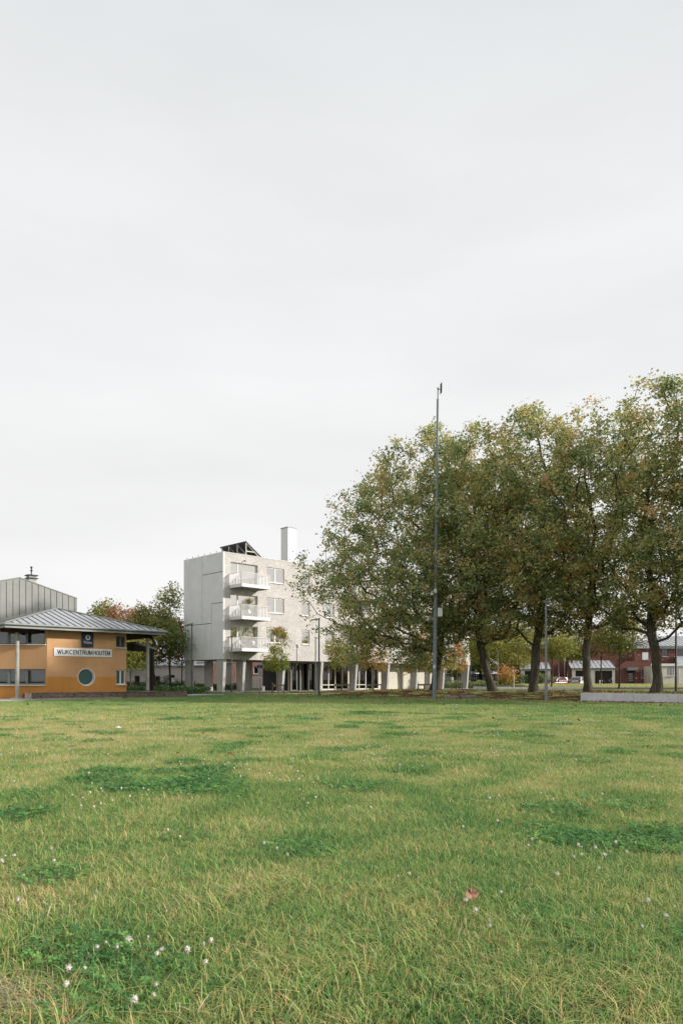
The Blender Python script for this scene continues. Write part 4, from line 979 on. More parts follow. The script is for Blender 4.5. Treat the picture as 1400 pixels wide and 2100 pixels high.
# globe lamp
x, y, z = gz(1053, 71); t = empty('globe_lamp', (x,y,z), 0, 'short post with two small white globe lamps', 'street lamp')
mb = MB(); mb.tube([(0,0,0),(0,0,1.62)], .035, 10); mb.tube([(-.13,0,1.6),(.13,0,1.6)], .02, 6); mb.build('post', M['frame'], t)
for s in (-.14,.14): mb = MB(); mb.ball((s,0,1.66), .085, 10); mb.build('globe', M['white'], t)
# tall mast
t = empty('camera_mast', (5.86,45.0,0), 0, 'very tall blue-grey mast with a white camera and box, at the lawn edge', 'mast')
t.rotation_euler = (0, R(.66), 0)
for (z0,z1,ra,rb) in ((-.1,5.15,.135,.122),(5.15,6.5,.122,.118),(6.5,11.6,.102,.095),(11.6,18.95,.088,.072)):
    mb = MB(); mb.tube([(0,0,z0),(0,0,z1)], [ra,rb], 20); mb.build('mast_section', M['mast'], t)
mb = MB()
for z in (5.15,5.32,6.12,6.5): mb.cyl((0,0), .128, z-.02, z+.02, 20)
mb.build('strap', M['lampgrey'], t)
mb = MB(); mb.tube([(0,0,18.95),(0,0,19.6)], .03, 8); mb.ball((0,0,19.62),.06,8); mb.tube([(0,0,19.55),(.14,0,19.55)],.02,6)
mb.prism([(.13,-.1,19.25),(.24,-.14,19.38),(.24,-.14,19.98),(.13,-.1,19.85)], (.02,.2,0)); mb.build('antenna', M['lamp'], t)
mb = MB(); mb.bbox(-.12,.04,-.22,-.09,6.66,6.92,.01); mb.box(-.26,-.10,-.24,-.14,6.72,6.80); mb.tube([(-.25,-.2,6.78),(-.25,-.2,6.52)],[.06,.11],12); mb.build('camera', M['white'], t)
mb = MB(); mb.ball((-.25,-.2,6.50),.085,12); mb.build('lens_dome', M['glassdark'], t)
mb = MB(); mb.bbox(.14,.43,-.14,.08,5.20,5.74,.012); mb.build('equipment_box', M['white'], t)
mb = MB(); mb.box(.10,.16,-.06,.03,5.25,5.29); mb.box(.10,.16,-.06,.03,5.65,5.69); mb.build('bracket', M['dark'], t)
mb = MB(); mb.box(-.12,.02,-.136,-.128,1.92,2.14); mb.build('sticker', M['plate'], t)
# waymarking sign
x, y, z = gz(533, 46); t = empty('signpost', (x,y,z), 0, 'slim blue-grey signpost with two small boards in front of the piers', 'sign')
mb = MB(); mb.tube([(0,0,-.1),(0,0,2.2)], .032, 10); mb.build('post', M['mast'], t)
mb = MB(); mb.bbox(-.20,.21,-.035,.035,1.93,2.18,.01); bd = mb.build('board', M['lampgrey'], t)
mb = MB(); mb.box(-.17,-.02,-.04,-.034,1.96,2.15); mb.box(.01,.18,-.04,-.034,1.96,2.15); mb.build('board_face', M['police'], bd)
mb = MB(); mb.bbox(-.09,.10,-.05,.05,1.42,1.82,.01); mb.build('box', M['mast'], t)
mb = MB(); mb.ball((0,-.02,1.36),.04,8); mb.build('clamp', M['frame'], t)
# white notice on a post beyond the mast
x, y, z = gz(927, 84); t = empty('notice_post', (x,y,z), 0, 'small white notice box on a pale post near the shrub bed', 'sign')
mb = MB(); mb.tube([(0,0,0),(0,0,1.2)], .03, 8); mb.build('post', M['frame'], t); mb = MB(); mb.bbox(-.1,.1,-.06,.06,1.15,1.5,.01); mb.build('notice', M['white'], t)
# concrete seat wall retaining the bank
sw = empty('seat_wall', G(-.8,35.7), math.atan2(NY,NX), 'long low concrete seat wall at the right edge of the lawn', 'wall')
for i in range(5):
    mb = MB(); mb.bbox(i*3.0+.006,i*3.0+2.994,0,.5,-.08,.465,.012); mb.build('concrete_block', M['bench'], sw)
# two low stone blocks on the bank
for k, (p0, p1, lb) in enumerate([((911,1431),(940,1431),'left one of the two low stone slabs lying on the leafy bank'),((944,1431.5),(976,1431.5),'right one of the two low stone slabs lying on the leafy bank')]):
    Y = 45.2; x0 = (p0[0]-700)/F*Y; x1 = (p1[0]-700)/F*Y; zz = zat((x0+x1)/2, Y)
    mb = MB(); mb.bbox(0,x1-x0,0,.38,-.15,.16,.015); o = mb.build('stone_slab', M['kerb'], None, (x0,Y-.1,zz+.0), (0,0,-.04)); tag(o, lb, 'stone slab', 'stone slabs on the bank')
# raised concrete planter and long low wall behind the trees
x0, y0, z0 = gz(973,66); mb = MB(); mb.bbox(0,3.3,0,2.0,-.2,.36,.02); o = mb.build('planter_wall', M['bench'], None, (x0,y0,.19), (0,0,-.1)); 
tag(o, 'pale raised concrete planter behind the leaning plane trunk', 'planter')
mb = MB(); mb.box(.2,3.1,.2,1.8,.30,.375); mb.build('soil', M['soil'], o)
lw_ = empty('long_low_wall', (gz(1018,58)[0],58.0,0), math.atan2(-.05,1), 'long low concrete wall running behind the plane trunks towards the road', 'wall')
for i in range(3):
    mb = MB(); mb.bbox(i*2.4+.01,i*2.4+2.39,0,.4,.0,.575,.015); mb.build('concrete_block', M['bench'], lw_)

# ------------------------------------------------------------------ houses on the right
HY = 110.0
def hx(px): return (px-1180)/F*HY
def hz(py): return EYE+(HOR-py)/F*HY
hs = empty('red_brick_house', ((1180-700)/F*HY, HY, 0), 0, 'two storey red brick house with a pale zinc roof behind the plane trunks', 'house')
hw = [(hx(1316),hx(1330),hz(1353),hz(1337)),(hx(1313.5),hx(1328),hz(1391),hz(1374.5)),(hx(1357),hx(1369),hz(1346.5),hz(1330.5)),(hx(1389),hx(1404),hz(1346),hz(1330))]
hdoor = (hx(1286.5),hx(1298.5),.12,hz(1375))
mb = MB(); wall_grid(mb, hx(1300.5), hx(1470), 0, hz(1329), hw+[hdoor], 0, .3); wall_grid(mb, hx(1281), hx(1300.5), 0, hz(1356), [hdoor], 0, .3); mb.prism([(hx(1262),0,0),(hx(1281),0,0),(hx(1281),0,hz(1357)),(hx(1262),0,hz(1371))],(0,.3,0)); mb.box(hx(1300.5),hx(1300.5)+.3,.3,7,0,hz(1329)-.1); mb.build('wall', M['redbrick'], hs)
for i, (a,b,c,d) in enumerate(hw): window(a,b,c,d,0,hs,yb=.12,fm='greyframe',gl='glassc' if i in (0,1) else 'glassdark',cur=(0,1,.0,1,blind if i == 0 else 'curtain') if i in (0,1) else None,fr_w=.06,muls=[.5] if i == 2 else [])
mb = MB(); mb.box(hx(1286.5),hx(1298.5),.12,.17,.12,hz(1375)); dr = mb.build('door', M['dark'], hs)
for k in range(6): mb = MB(); mb.box(hx(1288),hx(1297),.105,.12,.3+k*.33,.52+k*.33); mb.build('glass_strip', M['glass'], dr)
mb = MB(); mb.box(hx(1297)-.02,hx(1297)+.05,.06,.1,1.05,1.2); mb.build('handle', M['chrome'], dr)
mb = MB(); mb.bbox(hx(1281),hx(1303),-.9,-.003,hz(1375),hz(1369),.02); mb.build('door_canopy', M['greyframe'], hs)
mb = MB(); mb.box(hx(1302.5),hx(1304.5),-.08,-.004,hz(1377),hz(1373)); mb.box(hx(1303),hx(1304.5),-.06,-.004,hz(1392),hz(1389)); mb.build('wall_fitting', M['white'], hs)
rb = empty('roof', (0,0,0)); rb.parent = hs
z0, z1 = hz(1329), hz(1315)+.7
n = 20; xa, xb = hx(1298.5), hx(1347)
def roofstrip(parent, xa, xb, y0, y1, z0, z1, n, name='roof_panel'):
    for i in range(n):
        a, b = xa+(xb-xa)*i/n, xa+(xb-xa)*(i+1)/n; mb = MB()
        mb.prism([(a,y0,z0),(b-.01,y0,z0),(b-.01,y1,z1),(a,y1,z1)], (0,0,-.06)); mb.prism([(b-.03,y0,z0),(b,y0,z0),(b,y1,z1),(b-.03,y1,z1)], (0,0,.05), 1)
        mb.build(name, [M['zincroof'], M['lampgrey']], parent)
roofstrip(rb, xa, xb, -.3, 4.0, z0+.05, z0+1.45, 11)
roofstrip(rb, xb+.01, hx(1470), -.3, 6.0, z0+.35, z0+2.2, 14)
mb = MB(); mb.box(xa,hx(1470),-.32,-.02,z0-.12,z0+.02); mb.box(xb,hx(1470),-.31,-.0,z0+.021,z0+.32); mb.build('gutter', M['greyframe'], hs)
mb = MB(); mb.tube([(hx(1337.5),-.1,.3),(hx(1337.5),-.1,hz(1362))], .07, 8); mb.build('downpipe', M['white'], hs)
mb = MB(); mb.bbox(hx(1333),hx(1336.5),-.25,-.005,hz(1398),hz(1390),.01); mb.build('meter_box', M['white'], hs)
# garage wing, in front of the house
def garage(label, pxa, pxb, depth, peave, ptop, opens, name='garage', brick_side=True, Yg=None, walls='redbrick', topx=None):
    Yg = Yg or HY-depth
    def gx(px): return (px-700)/F*Yg
    def gzz(py): return EYE+(HOR-py)/F*Yg
    x0 = gx(pxa); g = empty(name, (x0-.1,Yg+1.0,0), R(-13), label, 'garage')
    X = lambda px: gx(px)-x0
    ze = gzz(peave); hl = [(X(a),X(b),.0,gzz(c)) for a,b,c in opens]
    mb = MB(); wall_grid(mb, 0, X(pxb), 0, ze-.12, hl, 0, .25); mb.build('front_wall', M['creamf'] if walls != 'cream' else M['cream'], g)
    for (a,b,c,d) in hl:
        mb = MB(); mb.box(a,b,.18,.22,0,d); k = int((d)/.28)
        for i in range(k): mb.box(a,b,.165,.18,i*.28+.02,i*.28+.26)
        mb.build('garage_door', M['timberdark'], g)
    zt = ze+(gzz(ptop)-ze)*1.0+.3; d2 = depth-.35
    rr = empty('roof', (0,0,0)); rr.parent = g; roofstrip(rr, -.15, X(pxb)+.1, -.2, d2, ze, zt, max(3,int(X(pxb)/.55)))
    mb = MB(); 
    for xx in (0, X(pxb)-.25): mb.prism([(xx,.26,0),(xx,d2,0),(xx,d2,zt-.12),(xx,.26,ze-.12)], (.25,0,0))
    mb.build('side_wall', M['redbrick'] if walls != 'cream' else M['cream'], g)
    mb = MB(); mb.box(-.15,X(pxb)+.1,-.27,-.205,ze-.14,ze+.02); mb.build('gutter', M['greyframe'], g)
    return g, X, gzz
g1, X1, Z1_ = garage('double garage with brown doors and sloping zinc roof, right of the silver car', 1178, 1262, 7.0, 1370, 1356, [(1185,1211,1375),(1223,1256.5,1375.5)])
# other details of the middle house
h2 = empty('red_brick_house', ((1140-700)/F*HY, HY+.5, 0), 0, 'red brick house behind the parked cars with a pale front door', 'house')
def h2x(px): return (px-1140)/F*(HY+.5)
mb = MB(); wall_grid(mb, h2x(1050), h2x(1269), 0, hz(1331), [(h2x(1164),h2x(1177),0,hz(1375)),(h2x(1200),h2x(1214),hz(1353),hz(1337)),(h2x(1150),h2x(1162),hz(1353),hz(1337))], 0, .3); mb.build('wall', M['redbrick'], h2)
mb = MB(); mb.box(h2x(1164),h2x(1177),.15,.2,0,hz(1375)); dr = mb.build('door', M['creamf'], h2)
mb = MB(); mb.box(h2x(1168.5),h2x(1173),.13,.149,hz(1385),hz(1377)); mb.build('door_glass', M['glassdark'], dr)
window(h2x(1200),h2x(1214),hz(1353),hz(1337),0,h2,yb=.12,fm='greyframe',gl='glassdark',fr_w=.06,muls=[]); window(h2x(1150),h2x(1162),hz(1353),hz(1337),0,h2,yb=.12,fm='greyframe',gl='glassdark',fr_w=.06,muls=[])
r2 = empty('roof', (0,0,0)); r2.parent = h2; roofstrip(r2, h2x(1050), h2x(1269), -.3, 4, hz(1331)+.05, hz(1331)+1.4, 26)
mb = MB(); mb.tube([(h2x(1158.5),-.1,.2),(h2x(1158.5),-.1,hz(1334))], .06, 8); mb.build('downpipe', M['frame'], h2)
g2, _, _ = garage('brick garage with a zinc roof half hidden by the grey street lamp', 1072, 1131, 7.0, 1372, 1360, [(1080,1121,1376)])
# cream garage block nearer
Yc = 107.0
cg = empty('cream_garage', ((1335-700)/F*Yc, Yc, 0), 0, 'cream flat fronted garage with a barred window, behind the thick plane trunk', 'garage')
cx_ = lambda px: (px-1335)/F*Yc
cz_ = lambda py: EYE+(HOR-py)/F*Yc
wn = (cx_(1367),cx_(1382.5),cz_(1386.5),cz_(1367))
mb = MB(); wall_grid(mb, 0, cx_(1450), 0, cz_(1366), [wn], 0, .25); mb.box(0,.25,.25,2.8,0,cz_(1366)); mb.build('wall', M['cream'], cg)
fw_ = window(*wn,0,cg,yb=.05,fm='frame',gl='glassdark',fr_w=.07,muls=[])
for i in range(5):
    mb = MB(); xx = wn[0]+.14+(wn[1]-wn[0]-.28)*i/4; mb.box(xx-.035,xx+.035,-.03,.02,wn[2]+.05,wn[3]-.05); mb.build('bar', M['frame'], fw_)
mb = MB(); mb.bbox(-.15,cx_(1450),-.18,-.003,cz_(1366),cz_(1361),.01); mb.build('fascia', M['white'], cg)
mb = MB(); mb.prism([(cx_(1388),-.05,cz_(1361)+.01),(cx_(1450),-.05,cz_(1361)+.01),(cx_(1450),2.9,cz_(1345)),(cx_(1400),2.9,cz_(1345))], (0,0,.06)); mb.build('roof', M['zincroof'], cg)
mb = MB(); mb.box(cx_(1391)-.03,cx_(1391)+.03,-.05,-.004,0,cz_(1366)-.01); mb.build('downpipe', M['frame'], cg)
# bin, motorcycle
x, y, z = (1232-700)/F*96, 96.0, .1
mb = MB(); mb.bbox(-.2,.2,0,.3,.3,1.05,.02); mb.box(-.15,-.1,.1,.2,0,.3); mb.box(.1,.15,.1,.2,0,.3); o = mb.build('white_box', M['white'], None, (x,y,z)); tag(o, 'white box standing in front of the brown garage door', 'box')
mc = empty('motorcycle', ((1244-700)/F*96, 96, .1), R(12), 'black motorcycle parked in front of the brown garage door', 'motorcycle')
for sx in (-.68,.68):
    mb = MB()
    mb.tube([(sx+.28*math.cos(a*math.pi/9),0,.31+.28*math.sin(a*math.pi/9)) for a in range(19)], .05, 6); mb.disc_y((sx,.31),.16,-.02,.02,12); mb.build('wheel', M['rubber'], mc)
mb = MB(); mb.tube([(-.68,0,.31),(-.2,0,.55),(.3,0,.8),(.45,0,.95)], .05, 6); mb.tube([(.68,0,.31),(.42,0,.98)], .035, 6); mb.box(-.25,.25,-.15,.15,.3,.62); mb.build('frame', M['dark'], mc)
mb = MB(); mb.ball((.12,0,.82),.22,10,0,.7); mb.tube([(-.75,0,.86),(-.4,0,.80),(-.1,0,.80)], [.08,.13,.1], 8); mb.build('tank_and_seat', M['rubber'], mc)
mb = MB(); mb.tube([(.35,-.35,1.08),(.45,0,1.02),(.35,.35,1.08)], .02, 6); mb.build('handlebar', M['chrome'], mc)
mb = MB(); mb.ball((.55,-.32,1.3),.09,8); mb.tube([(.38,-.3,1.08),(.55,-.32,1.3)],.012,5); mb.build('mirror', M['white'], mc)

# ------------------------------------------------------------------ cars
def make_car(name, loc, rz, paint, label, group, tail):
    t = empty(name, loc, rz, label, 'car', group)
    # stations along x (front = +x): (x, half width at sill, z sill, z belt, half width belt, z roof or None, half width roof)
    st = [(1.95,.55,.32,.58,.55),(1.85,.74,.22,.70,.70),(1.45,.82,.20,.83,.78),(.95,.84,.20,.93,.80),(.2,.85,.20,.96,.82),(-.7,.85,.20,.98,.82),(-1.45,.84,.22,1.0,.80),(-1.82,.78,.26,.99,.74),(-1.92,.70,.34,.86,.66)]
    mb = MB(); rings = []
    for (x,w,zs,zb,wb) in st: rings.append([(x,-w*.92,zs),(x,-w,zs+.12),(x,-w,(zs+zb)/2+.08),(x,-wb,zb),(x,wb,zb),(x,w,(zs+zb)/2+.08),(x,w,zs+.12),(x,w*.92,zs)])
    vs = [p for r in rings for p in r]; fs = []
    for i in range(len(st)-1):
        for j in range(8): fs.append((i*8+j,(i+1)*8+j,(i+1)*8+(j+1)%8,i*8+(j+1)%8))
    mb.add(vs, fs, 0, True); mb.add(rings[0],[tuple(range(8))]); mb.add(rings[-1],[tuple(range(7,-1,-1))]); body = mb.build('body', M[paint], t)
    # cabin
    cb = [(.98,.78,.95),(-1.62,.76,1.0)]; rf = [(.25,.58,1.44),(-.45,.60,1.50),(-1.25,.58,1.44)]
    v = [(.98,-.76,.93),(.98,.76,.93),(-1.78,-.72,.98),(-1.78,.72,.98),(.28,-.58,1.42),(.28,.58,1.42),(-.45,-.60,1.485),(-.45,.60,1.485),(-1.32,-.57,1.43),(-1.32,.57,1.43)]
    f = [(0,4,5,1),(2,3,9,8),(4,6,7,5),(6,8,9,7),(0,2,8,6,4),(1,5,7,9,3)]
    mb = MB(); mb.add(v, f); mb.build('cabin', M[paint], t)
    def off(a, k): return a
    def quad(p, m_, nm, o=(0,0,0)):
        mb = MB(); mb.prism([Vector(q)+Vector(o) for q in p], Vector(o)*.6); mb.build(nm, M[m_], t)
    def lerp(a,b,f): return Vector(a).lerp(Vector(b), f)
    # windscreen and rear window
    quad([lerp(v[0],v[4],.08)+Vector((0,.06,0)),lerp(v[1],v[5],.08)-Vector((0,.06,0)),lerp(v[1],v[5],.94)-Vector((0,.04,0)),lerp(v[0],v[4],.94)+Vector((0,.04,0))],'glassdark','windscreen',(.012,0,.012))
    quad([lerp(v[2],v[8],.12)+Vector((0,.08,0)),lerp(v[3],v[9],.12)-Vector((0,.08,0)),lerp(v[3],v[9],.92)-Vector((0,.06,0)),lerp(v[2],v[8],.92)+Vector((0,.06,0))],'glass','rear_window',(-.012,0,.008))
    for s, (b0,b2,r4,r6,r8) in ((-1,(v[0],v[2],v[4],v[6],v[8])),(1,(v[1],v[3],v[5],v[7],v[9]))):
        o = (0,.012*s,.004)
        def pt(fx, fz):  # on the side between belt and roof line
            bl = lerp(b0,b2,fx); tp = lerp(r4,r6,min(1,fx*2)) if fx < .5 else lerp(r6,r8,(fx-.5)*2); return bl.lerp(tp, fz)
        quad([pt(.07,.12),pt(.46,.12),pt(.46,.9),pt(.16,.9)],'glassdark','side_window',o)
        quad([pt(.50,.12),pt(.82,.12),pt(.78,.9),pt(.50,.9)],'glassdark','side_window',o)
        for wx in (1.22,-1.2):
            mb = MB(); mb.disc_y((wx,.30),.31,s*.70 if s>0 else -.86,s*.86 if s>0 else -.70,20); w_ = mb.build('wheel', M['rubber'], t)
            mb = MB(); mb.disc_y((wx,.30),.19,.861 if s>0 else -.875,.875 if s>0 else -.861,14); mb.build('rim', M['chrome'], w_)
        mb = MB(); mb.bbox(-1.93,-1.72,s*.60-.13,s*.60+.13,.82,1.02,.01); mb.build('tail_light', M['redlight'], t)
        mb = MB(); mb.ball((1.83,s*.56,.66),.12,8); mb.build('headlight', M['clearlight'], t)
        mb = MB(); mb.ball((.75,s*.92,1.0),.09,8); mb.build('mirror', M[paint], t)
    mb = MB(); mb.box(-1.97,-1.92,-.55,.55,.3,.5); mb.box(1.94,1.98,-.5,.5,.3,.46); mb.build('bumper', M['dark'], t)
    mb = MB(); mb.box(-1.975,-1.97,-.26,.26,.52,.64); mb.build('number_plate', M['white'], t)
    return t
make_car('parked_car', ((1145-700)/F*93, 94.0, .10), R(212), 'red', 'red hatchback parked nose towards the left, half behind the silver one', 'parked cars beyond the road', False)
make_car('parked_car', ((1183-700)/F*92, 91.0, .10), R(52), 'silver', 'silver hatchback seen from behind, cut off by a plane trunk', 'parked cars beyond the road', True)

# ------------------------------------------------------------------ buildings seen behind on the left and between the piers
ph = empty('pale_house', ((258-700)/F*86, 86, 0), -.12, 'pale pinkish house behind the hedge on the left', 'house')
kx = lambda px: (px-258)/F*86
kz = lambda py: EYE+(HOR-py)/F*86
pw_ = [(kx(277),kx(288),kz(1405),kz(1386)),(kx(321),kx(331.5),kz(1400),kz(1386.5)),(kx(352),kx(362),kz(1404),kz(1384))]
mb = MB(); wall_grid(mb, kx(225), kx(440), 0, kz(1366), pw_, 0, .3); mb.build('wall', M['pinkbrick'], ph)
for w_ in pw_: window(*w_,0,ph,yb=.1,fm='greyframe',gl='glassdark',fr_w=.06,muls=[])
mb = MB(); mb.prism([(kx(225),-.3,kz(1366)),(kx(440),-.3,kz(1366)),(kx(440),4,kz(1352)),(kx(225),4,kz(1352))], (0,0,.08)); mb.build('roof', M['zincroof'], ph)
mb = MB(); mb.prism([(kx(338),-1.4,kz(1391)),(kx(356),-1.4,kz(1391)),(kx(356),-1.4,kz(1384))], (0,1.38,0)); mb.build('porch_roof', M['gutter'], ph)
mb = MB(); mb.box(kx(362),kx(366),-1.2,-.01,0,kz(1390)); mb.build('porch_post', M['white'], ph)
bs_ = empty('carport', ((405-700)/F*86, 86, 0), .1, 'white roofed carport on concrete columns seen between the piers', 'shelter')
qx = lambda px: (px-405)/F*86
mb = MB(); mb.box(qx(403),qx(492),0,4,3.28,3.5); mb.build('roof', M['white'], bs_)
for a, b in ((399,412),(463,475)):
    mb = MB(); mb.add([(qx(a)+.08,.3,0),(qx(b)-.08,.3,0),(qx(b)-.08,1.3,0),(qx(a)+.08,1.3,0),(qx(a),.3,3.28),(qx(b),.3,3.28),(qx(b),1.3,3.28),(qx(a),1.3,3.28)], [(0,1,5,4),(1,2,6,5),(2,3,7,6),(3,0,4,7)]); mb.build('column', M['pier'], bs_)
rh = empty('red_brick_house', ((465-700)/F*104, 104, 0), 0, 'red brick house glimpsed between the piers under the apartments', 'house')
tx = lambda px: (px-465)/F*104
tz = lambda py: EYE+(HOR-py)/F*104
tw = [(tx(520),tx(530),tz(1382),tz(1366))]
mb = MB(); wall_grid(mb, tx(430), tx(600), 0, 5.2, tw, 0, .3); mb.build('wall', mat('rosy_brick', (.45,.25,.21), .85, .25, 4), rh)
window(*tw[0],0,rh,yb=.1,fm='frame',gl='glassdark',fr_w=.08,muls=[])
mb = MB(); mb.prism([(tx(426),-.3,5.2),(tx(604),-.3,5.2),(tx(604),4,6.8),(tx(426),4,6.8)], (0,0,.1)); mb.build('roof', M['gutter'], rh)
wf = empty('white_fence', ((505-700)/F*98, 98, 0), 0, 'pale panelled garden fence glimpsed between the piers', 'fence')
for i in range(11):
    mb = MB(); mb.bbox(i*.5,i*.5+.44,0,.06,.05,1.5,.01); mb.build('panel', M['plinth'], wf)
df = empty('dark_fence', ((905-700)/F*116, 116, .1), 0, 'long dark wooden fence behind the pale shrub bed', 'fence')
for i in range(44):
    mb = MB(); mb.bbox(i*.28,i*.28+.265,0,.03,0,2.1,.004); mb.build('board', M['timberdark'] if i > 10 else M['bench'], df)
for o in (df,):
    mb = MB(); mb.box(0,44*.28,.035,.1,1.6,1.7); mb.box(0,44*.28,.035,.1,.4,.5); mb.build('rail', M['timberdark'], df)
# small dark shed by the road
# balcony furniture
def on_blk(x, y, z): p = G(x, -y); return (p.x, p.y, z)
for (bx, by, bz, lb) in ((2.6,-.9,head[1]-2.285,'white garden chair on the middle balcony'),(1.5,-.9,head[2]-2.285,'white garden chair at the left of the lowest balcony'),(3.1,-.9,head[2]-2.285,'white garden chair at the right of the lowest balcony')):
    ch_ = empty('garden_chair', on_blk(bx,by,bz), TH+.4, lb, 'chair')
    mb = MB(); mb.bbox(-.23,.23,-.22,.22,.40,.44,.01); mb.build('seat', M['frame'], ch_)
    mb = MB(); mb.prism([(-.22,.20,.44),(.22,.20,.44),(.20,.28,.85),(-.20,.28,.85)], (0,.025,0)); mb.build('backrest', M['frame'], ch_)
    for sx in (-.19,.19):
        for sy in (-.18,.18): mb = MB(); mb.tube([(sx,sy,0),(sx*.95,sy*.95,.4)], .015, 5); mb.build('leg', M['frame'], ch_)
tb = empty('garden_table', on_blk(2.3,-.9,head[2]-2.285), 0, 'small round white table on the lowest balcony', 'table')
mb = MB(); mb.cyl((0,0), .36, .70, .73, 20); mb.build('tabletop', M['frame'], tb)
mb = MB(); mb.tube([(0,0,.02),(0,0,.70)], .03, 8); mb.cyl((0,0), .2, 0, .02, 12); mb.build('pedestal', M['frame'], tb)
# low white blocks beside piers
mb = MB(); mb.bbox(-.12,.12,-.1,.1,-.05,.5,.01); o = mb.build('stone_bollard', M['plinth'], None, (*G(5.6,-1.2)[:2],.05)); tag(o, 'short pale bollard between the piers', 'bollard')
# ------------------------------------------------------------------ grass
def blade_patch(name, n, rad, h, w, lean, hue_c, hue_s, seed, m, curve=.5, flat=0.):
    rg = np.random.default_rng(seed); r = rad*np.sqrt(rg.uniform(size=n)); th = rg.uniform(0,2*math.pi,n)
    # clump the blades into small tufts
    k = n//9; cx_ = rg.uniform(-rad,rad,k); cy_ = rg.uniform(-rad,rad,k); ci = rg.integers(0,k,n)
    bx = np.where(rg.uniform(size=n) < .6, cx_[ci]+rg.normal(size=n)*.018, r*np.cos(th)); by = np.where(rg.uniform(size=n) < .6, cy_[ci]+rg.normal(size=n)*.018, r*np.sin(th))
    H = h*rg.lognormal(0,.33,n)*(1-.35*(bx**2+by**2)/rad**2).clip(.3,1); Wd = w*rg.lognormal(0,.42,n).clip(.5,2.6); az = rg.uniform(0,2*math.pi,n); ln = lean*np.abs(rg.normal(1,.5,n))
    dx, dy = np.cos(az), np.sin(az); sx, sy = -dy, dx
    V = np.zeros((n,7,3)); fr = [0,.38,.72,1.0]
    tw = rg.normal(size=n)*.5
    for j, f in enumerate(fr):
        out = ln*H*(f**(1+curve*2)); zz = H*(f-.28*ln*f*f); px = bx+dx*out+sx*0; py = by+dy*out
        ww = Wd*(1-f)**.6*.5 if j < 3 else 0*Wd
        ca, sa = np.cos(tw*f), np.sin(tw*f); wx, wy = sx*ca+dx*sa, sy*ca+dy*sa
        if j < 3: V[:,2*j] = np.stack([px-wx*ww,py-wy*ww,zz],-1); V[:,2*j+1] = np.stack([px+wx*ww,py+wy*ww,zz],-1)
        else: V[:,6] = np.stack([px,py,zz],-1)
    V[:,:2,2] = -.012
    o7 = 7*np.arange(n)[:,None]
    q = np.concatenate([o7+np.array([0,1,3,2]), o7+np.array([2,3,5,4])]); tri = o7+np.array([4,5,6])
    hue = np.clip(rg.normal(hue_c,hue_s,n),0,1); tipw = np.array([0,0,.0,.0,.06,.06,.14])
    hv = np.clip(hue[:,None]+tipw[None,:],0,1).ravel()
    return np_mesh(name, V.reshape(-1,3), q, m, hv, False, tri)
def grassmat():
    m, t, bs = nodes_of('grass_blades'); N = t.nodes; L = t.links
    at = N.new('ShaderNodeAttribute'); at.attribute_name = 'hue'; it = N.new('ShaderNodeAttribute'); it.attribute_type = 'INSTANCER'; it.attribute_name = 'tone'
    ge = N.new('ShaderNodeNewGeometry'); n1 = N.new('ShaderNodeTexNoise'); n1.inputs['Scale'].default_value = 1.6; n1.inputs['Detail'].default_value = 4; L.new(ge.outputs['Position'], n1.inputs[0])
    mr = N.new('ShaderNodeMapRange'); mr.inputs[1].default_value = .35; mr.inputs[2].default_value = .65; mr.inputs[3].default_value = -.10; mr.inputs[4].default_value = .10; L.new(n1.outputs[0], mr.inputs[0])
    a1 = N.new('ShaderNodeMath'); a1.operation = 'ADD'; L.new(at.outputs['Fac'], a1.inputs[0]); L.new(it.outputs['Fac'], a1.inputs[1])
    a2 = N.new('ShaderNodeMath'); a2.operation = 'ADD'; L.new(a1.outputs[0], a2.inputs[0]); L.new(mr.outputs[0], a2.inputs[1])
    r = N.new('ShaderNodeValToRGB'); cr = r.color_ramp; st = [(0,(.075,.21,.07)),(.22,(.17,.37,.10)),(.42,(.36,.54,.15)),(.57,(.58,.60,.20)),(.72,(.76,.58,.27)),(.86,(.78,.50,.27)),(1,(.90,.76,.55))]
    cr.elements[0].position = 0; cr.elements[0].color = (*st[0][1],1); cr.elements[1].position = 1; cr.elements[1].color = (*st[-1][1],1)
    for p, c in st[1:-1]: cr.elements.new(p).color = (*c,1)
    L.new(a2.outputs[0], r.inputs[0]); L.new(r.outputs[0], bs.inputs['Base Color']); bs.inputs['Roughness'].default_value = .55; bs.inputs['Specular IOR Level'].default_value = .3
    tr = N.new('ShaderNodeBsdfTranslucent'); L.new(r.outputs[0], tr.inputs[0]); mix = N.new('ShaderNodeMixShader'); mix.inputs[0].default_value = .32
    L.new(bs.outputs[0], mix.inputs[1]); L.new(tr.outputs[0], mix.inputs[2]); L.new(mix.outputs[0], N['Material Output'].inputs[0]); return m
M['grass'] = grassmat()
SRC = {}
def source(coll, me, k):
    if coll not in SRC: SRC[coll] = bpy.data.collections.new(coll)
    o = bpy.data.objects.new('%s_%02d' % (coll, k), me); SRC[coll].objects.link(o)
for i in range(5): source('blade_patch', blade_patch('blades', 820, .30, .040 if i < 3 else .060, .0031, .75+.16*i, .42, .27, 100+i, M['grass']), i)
for i in range(3): source('short_patch', blade_patch('blades', 520, .42, .045, .0055, .7, .48, .24, 120+i, M['grass']), i)
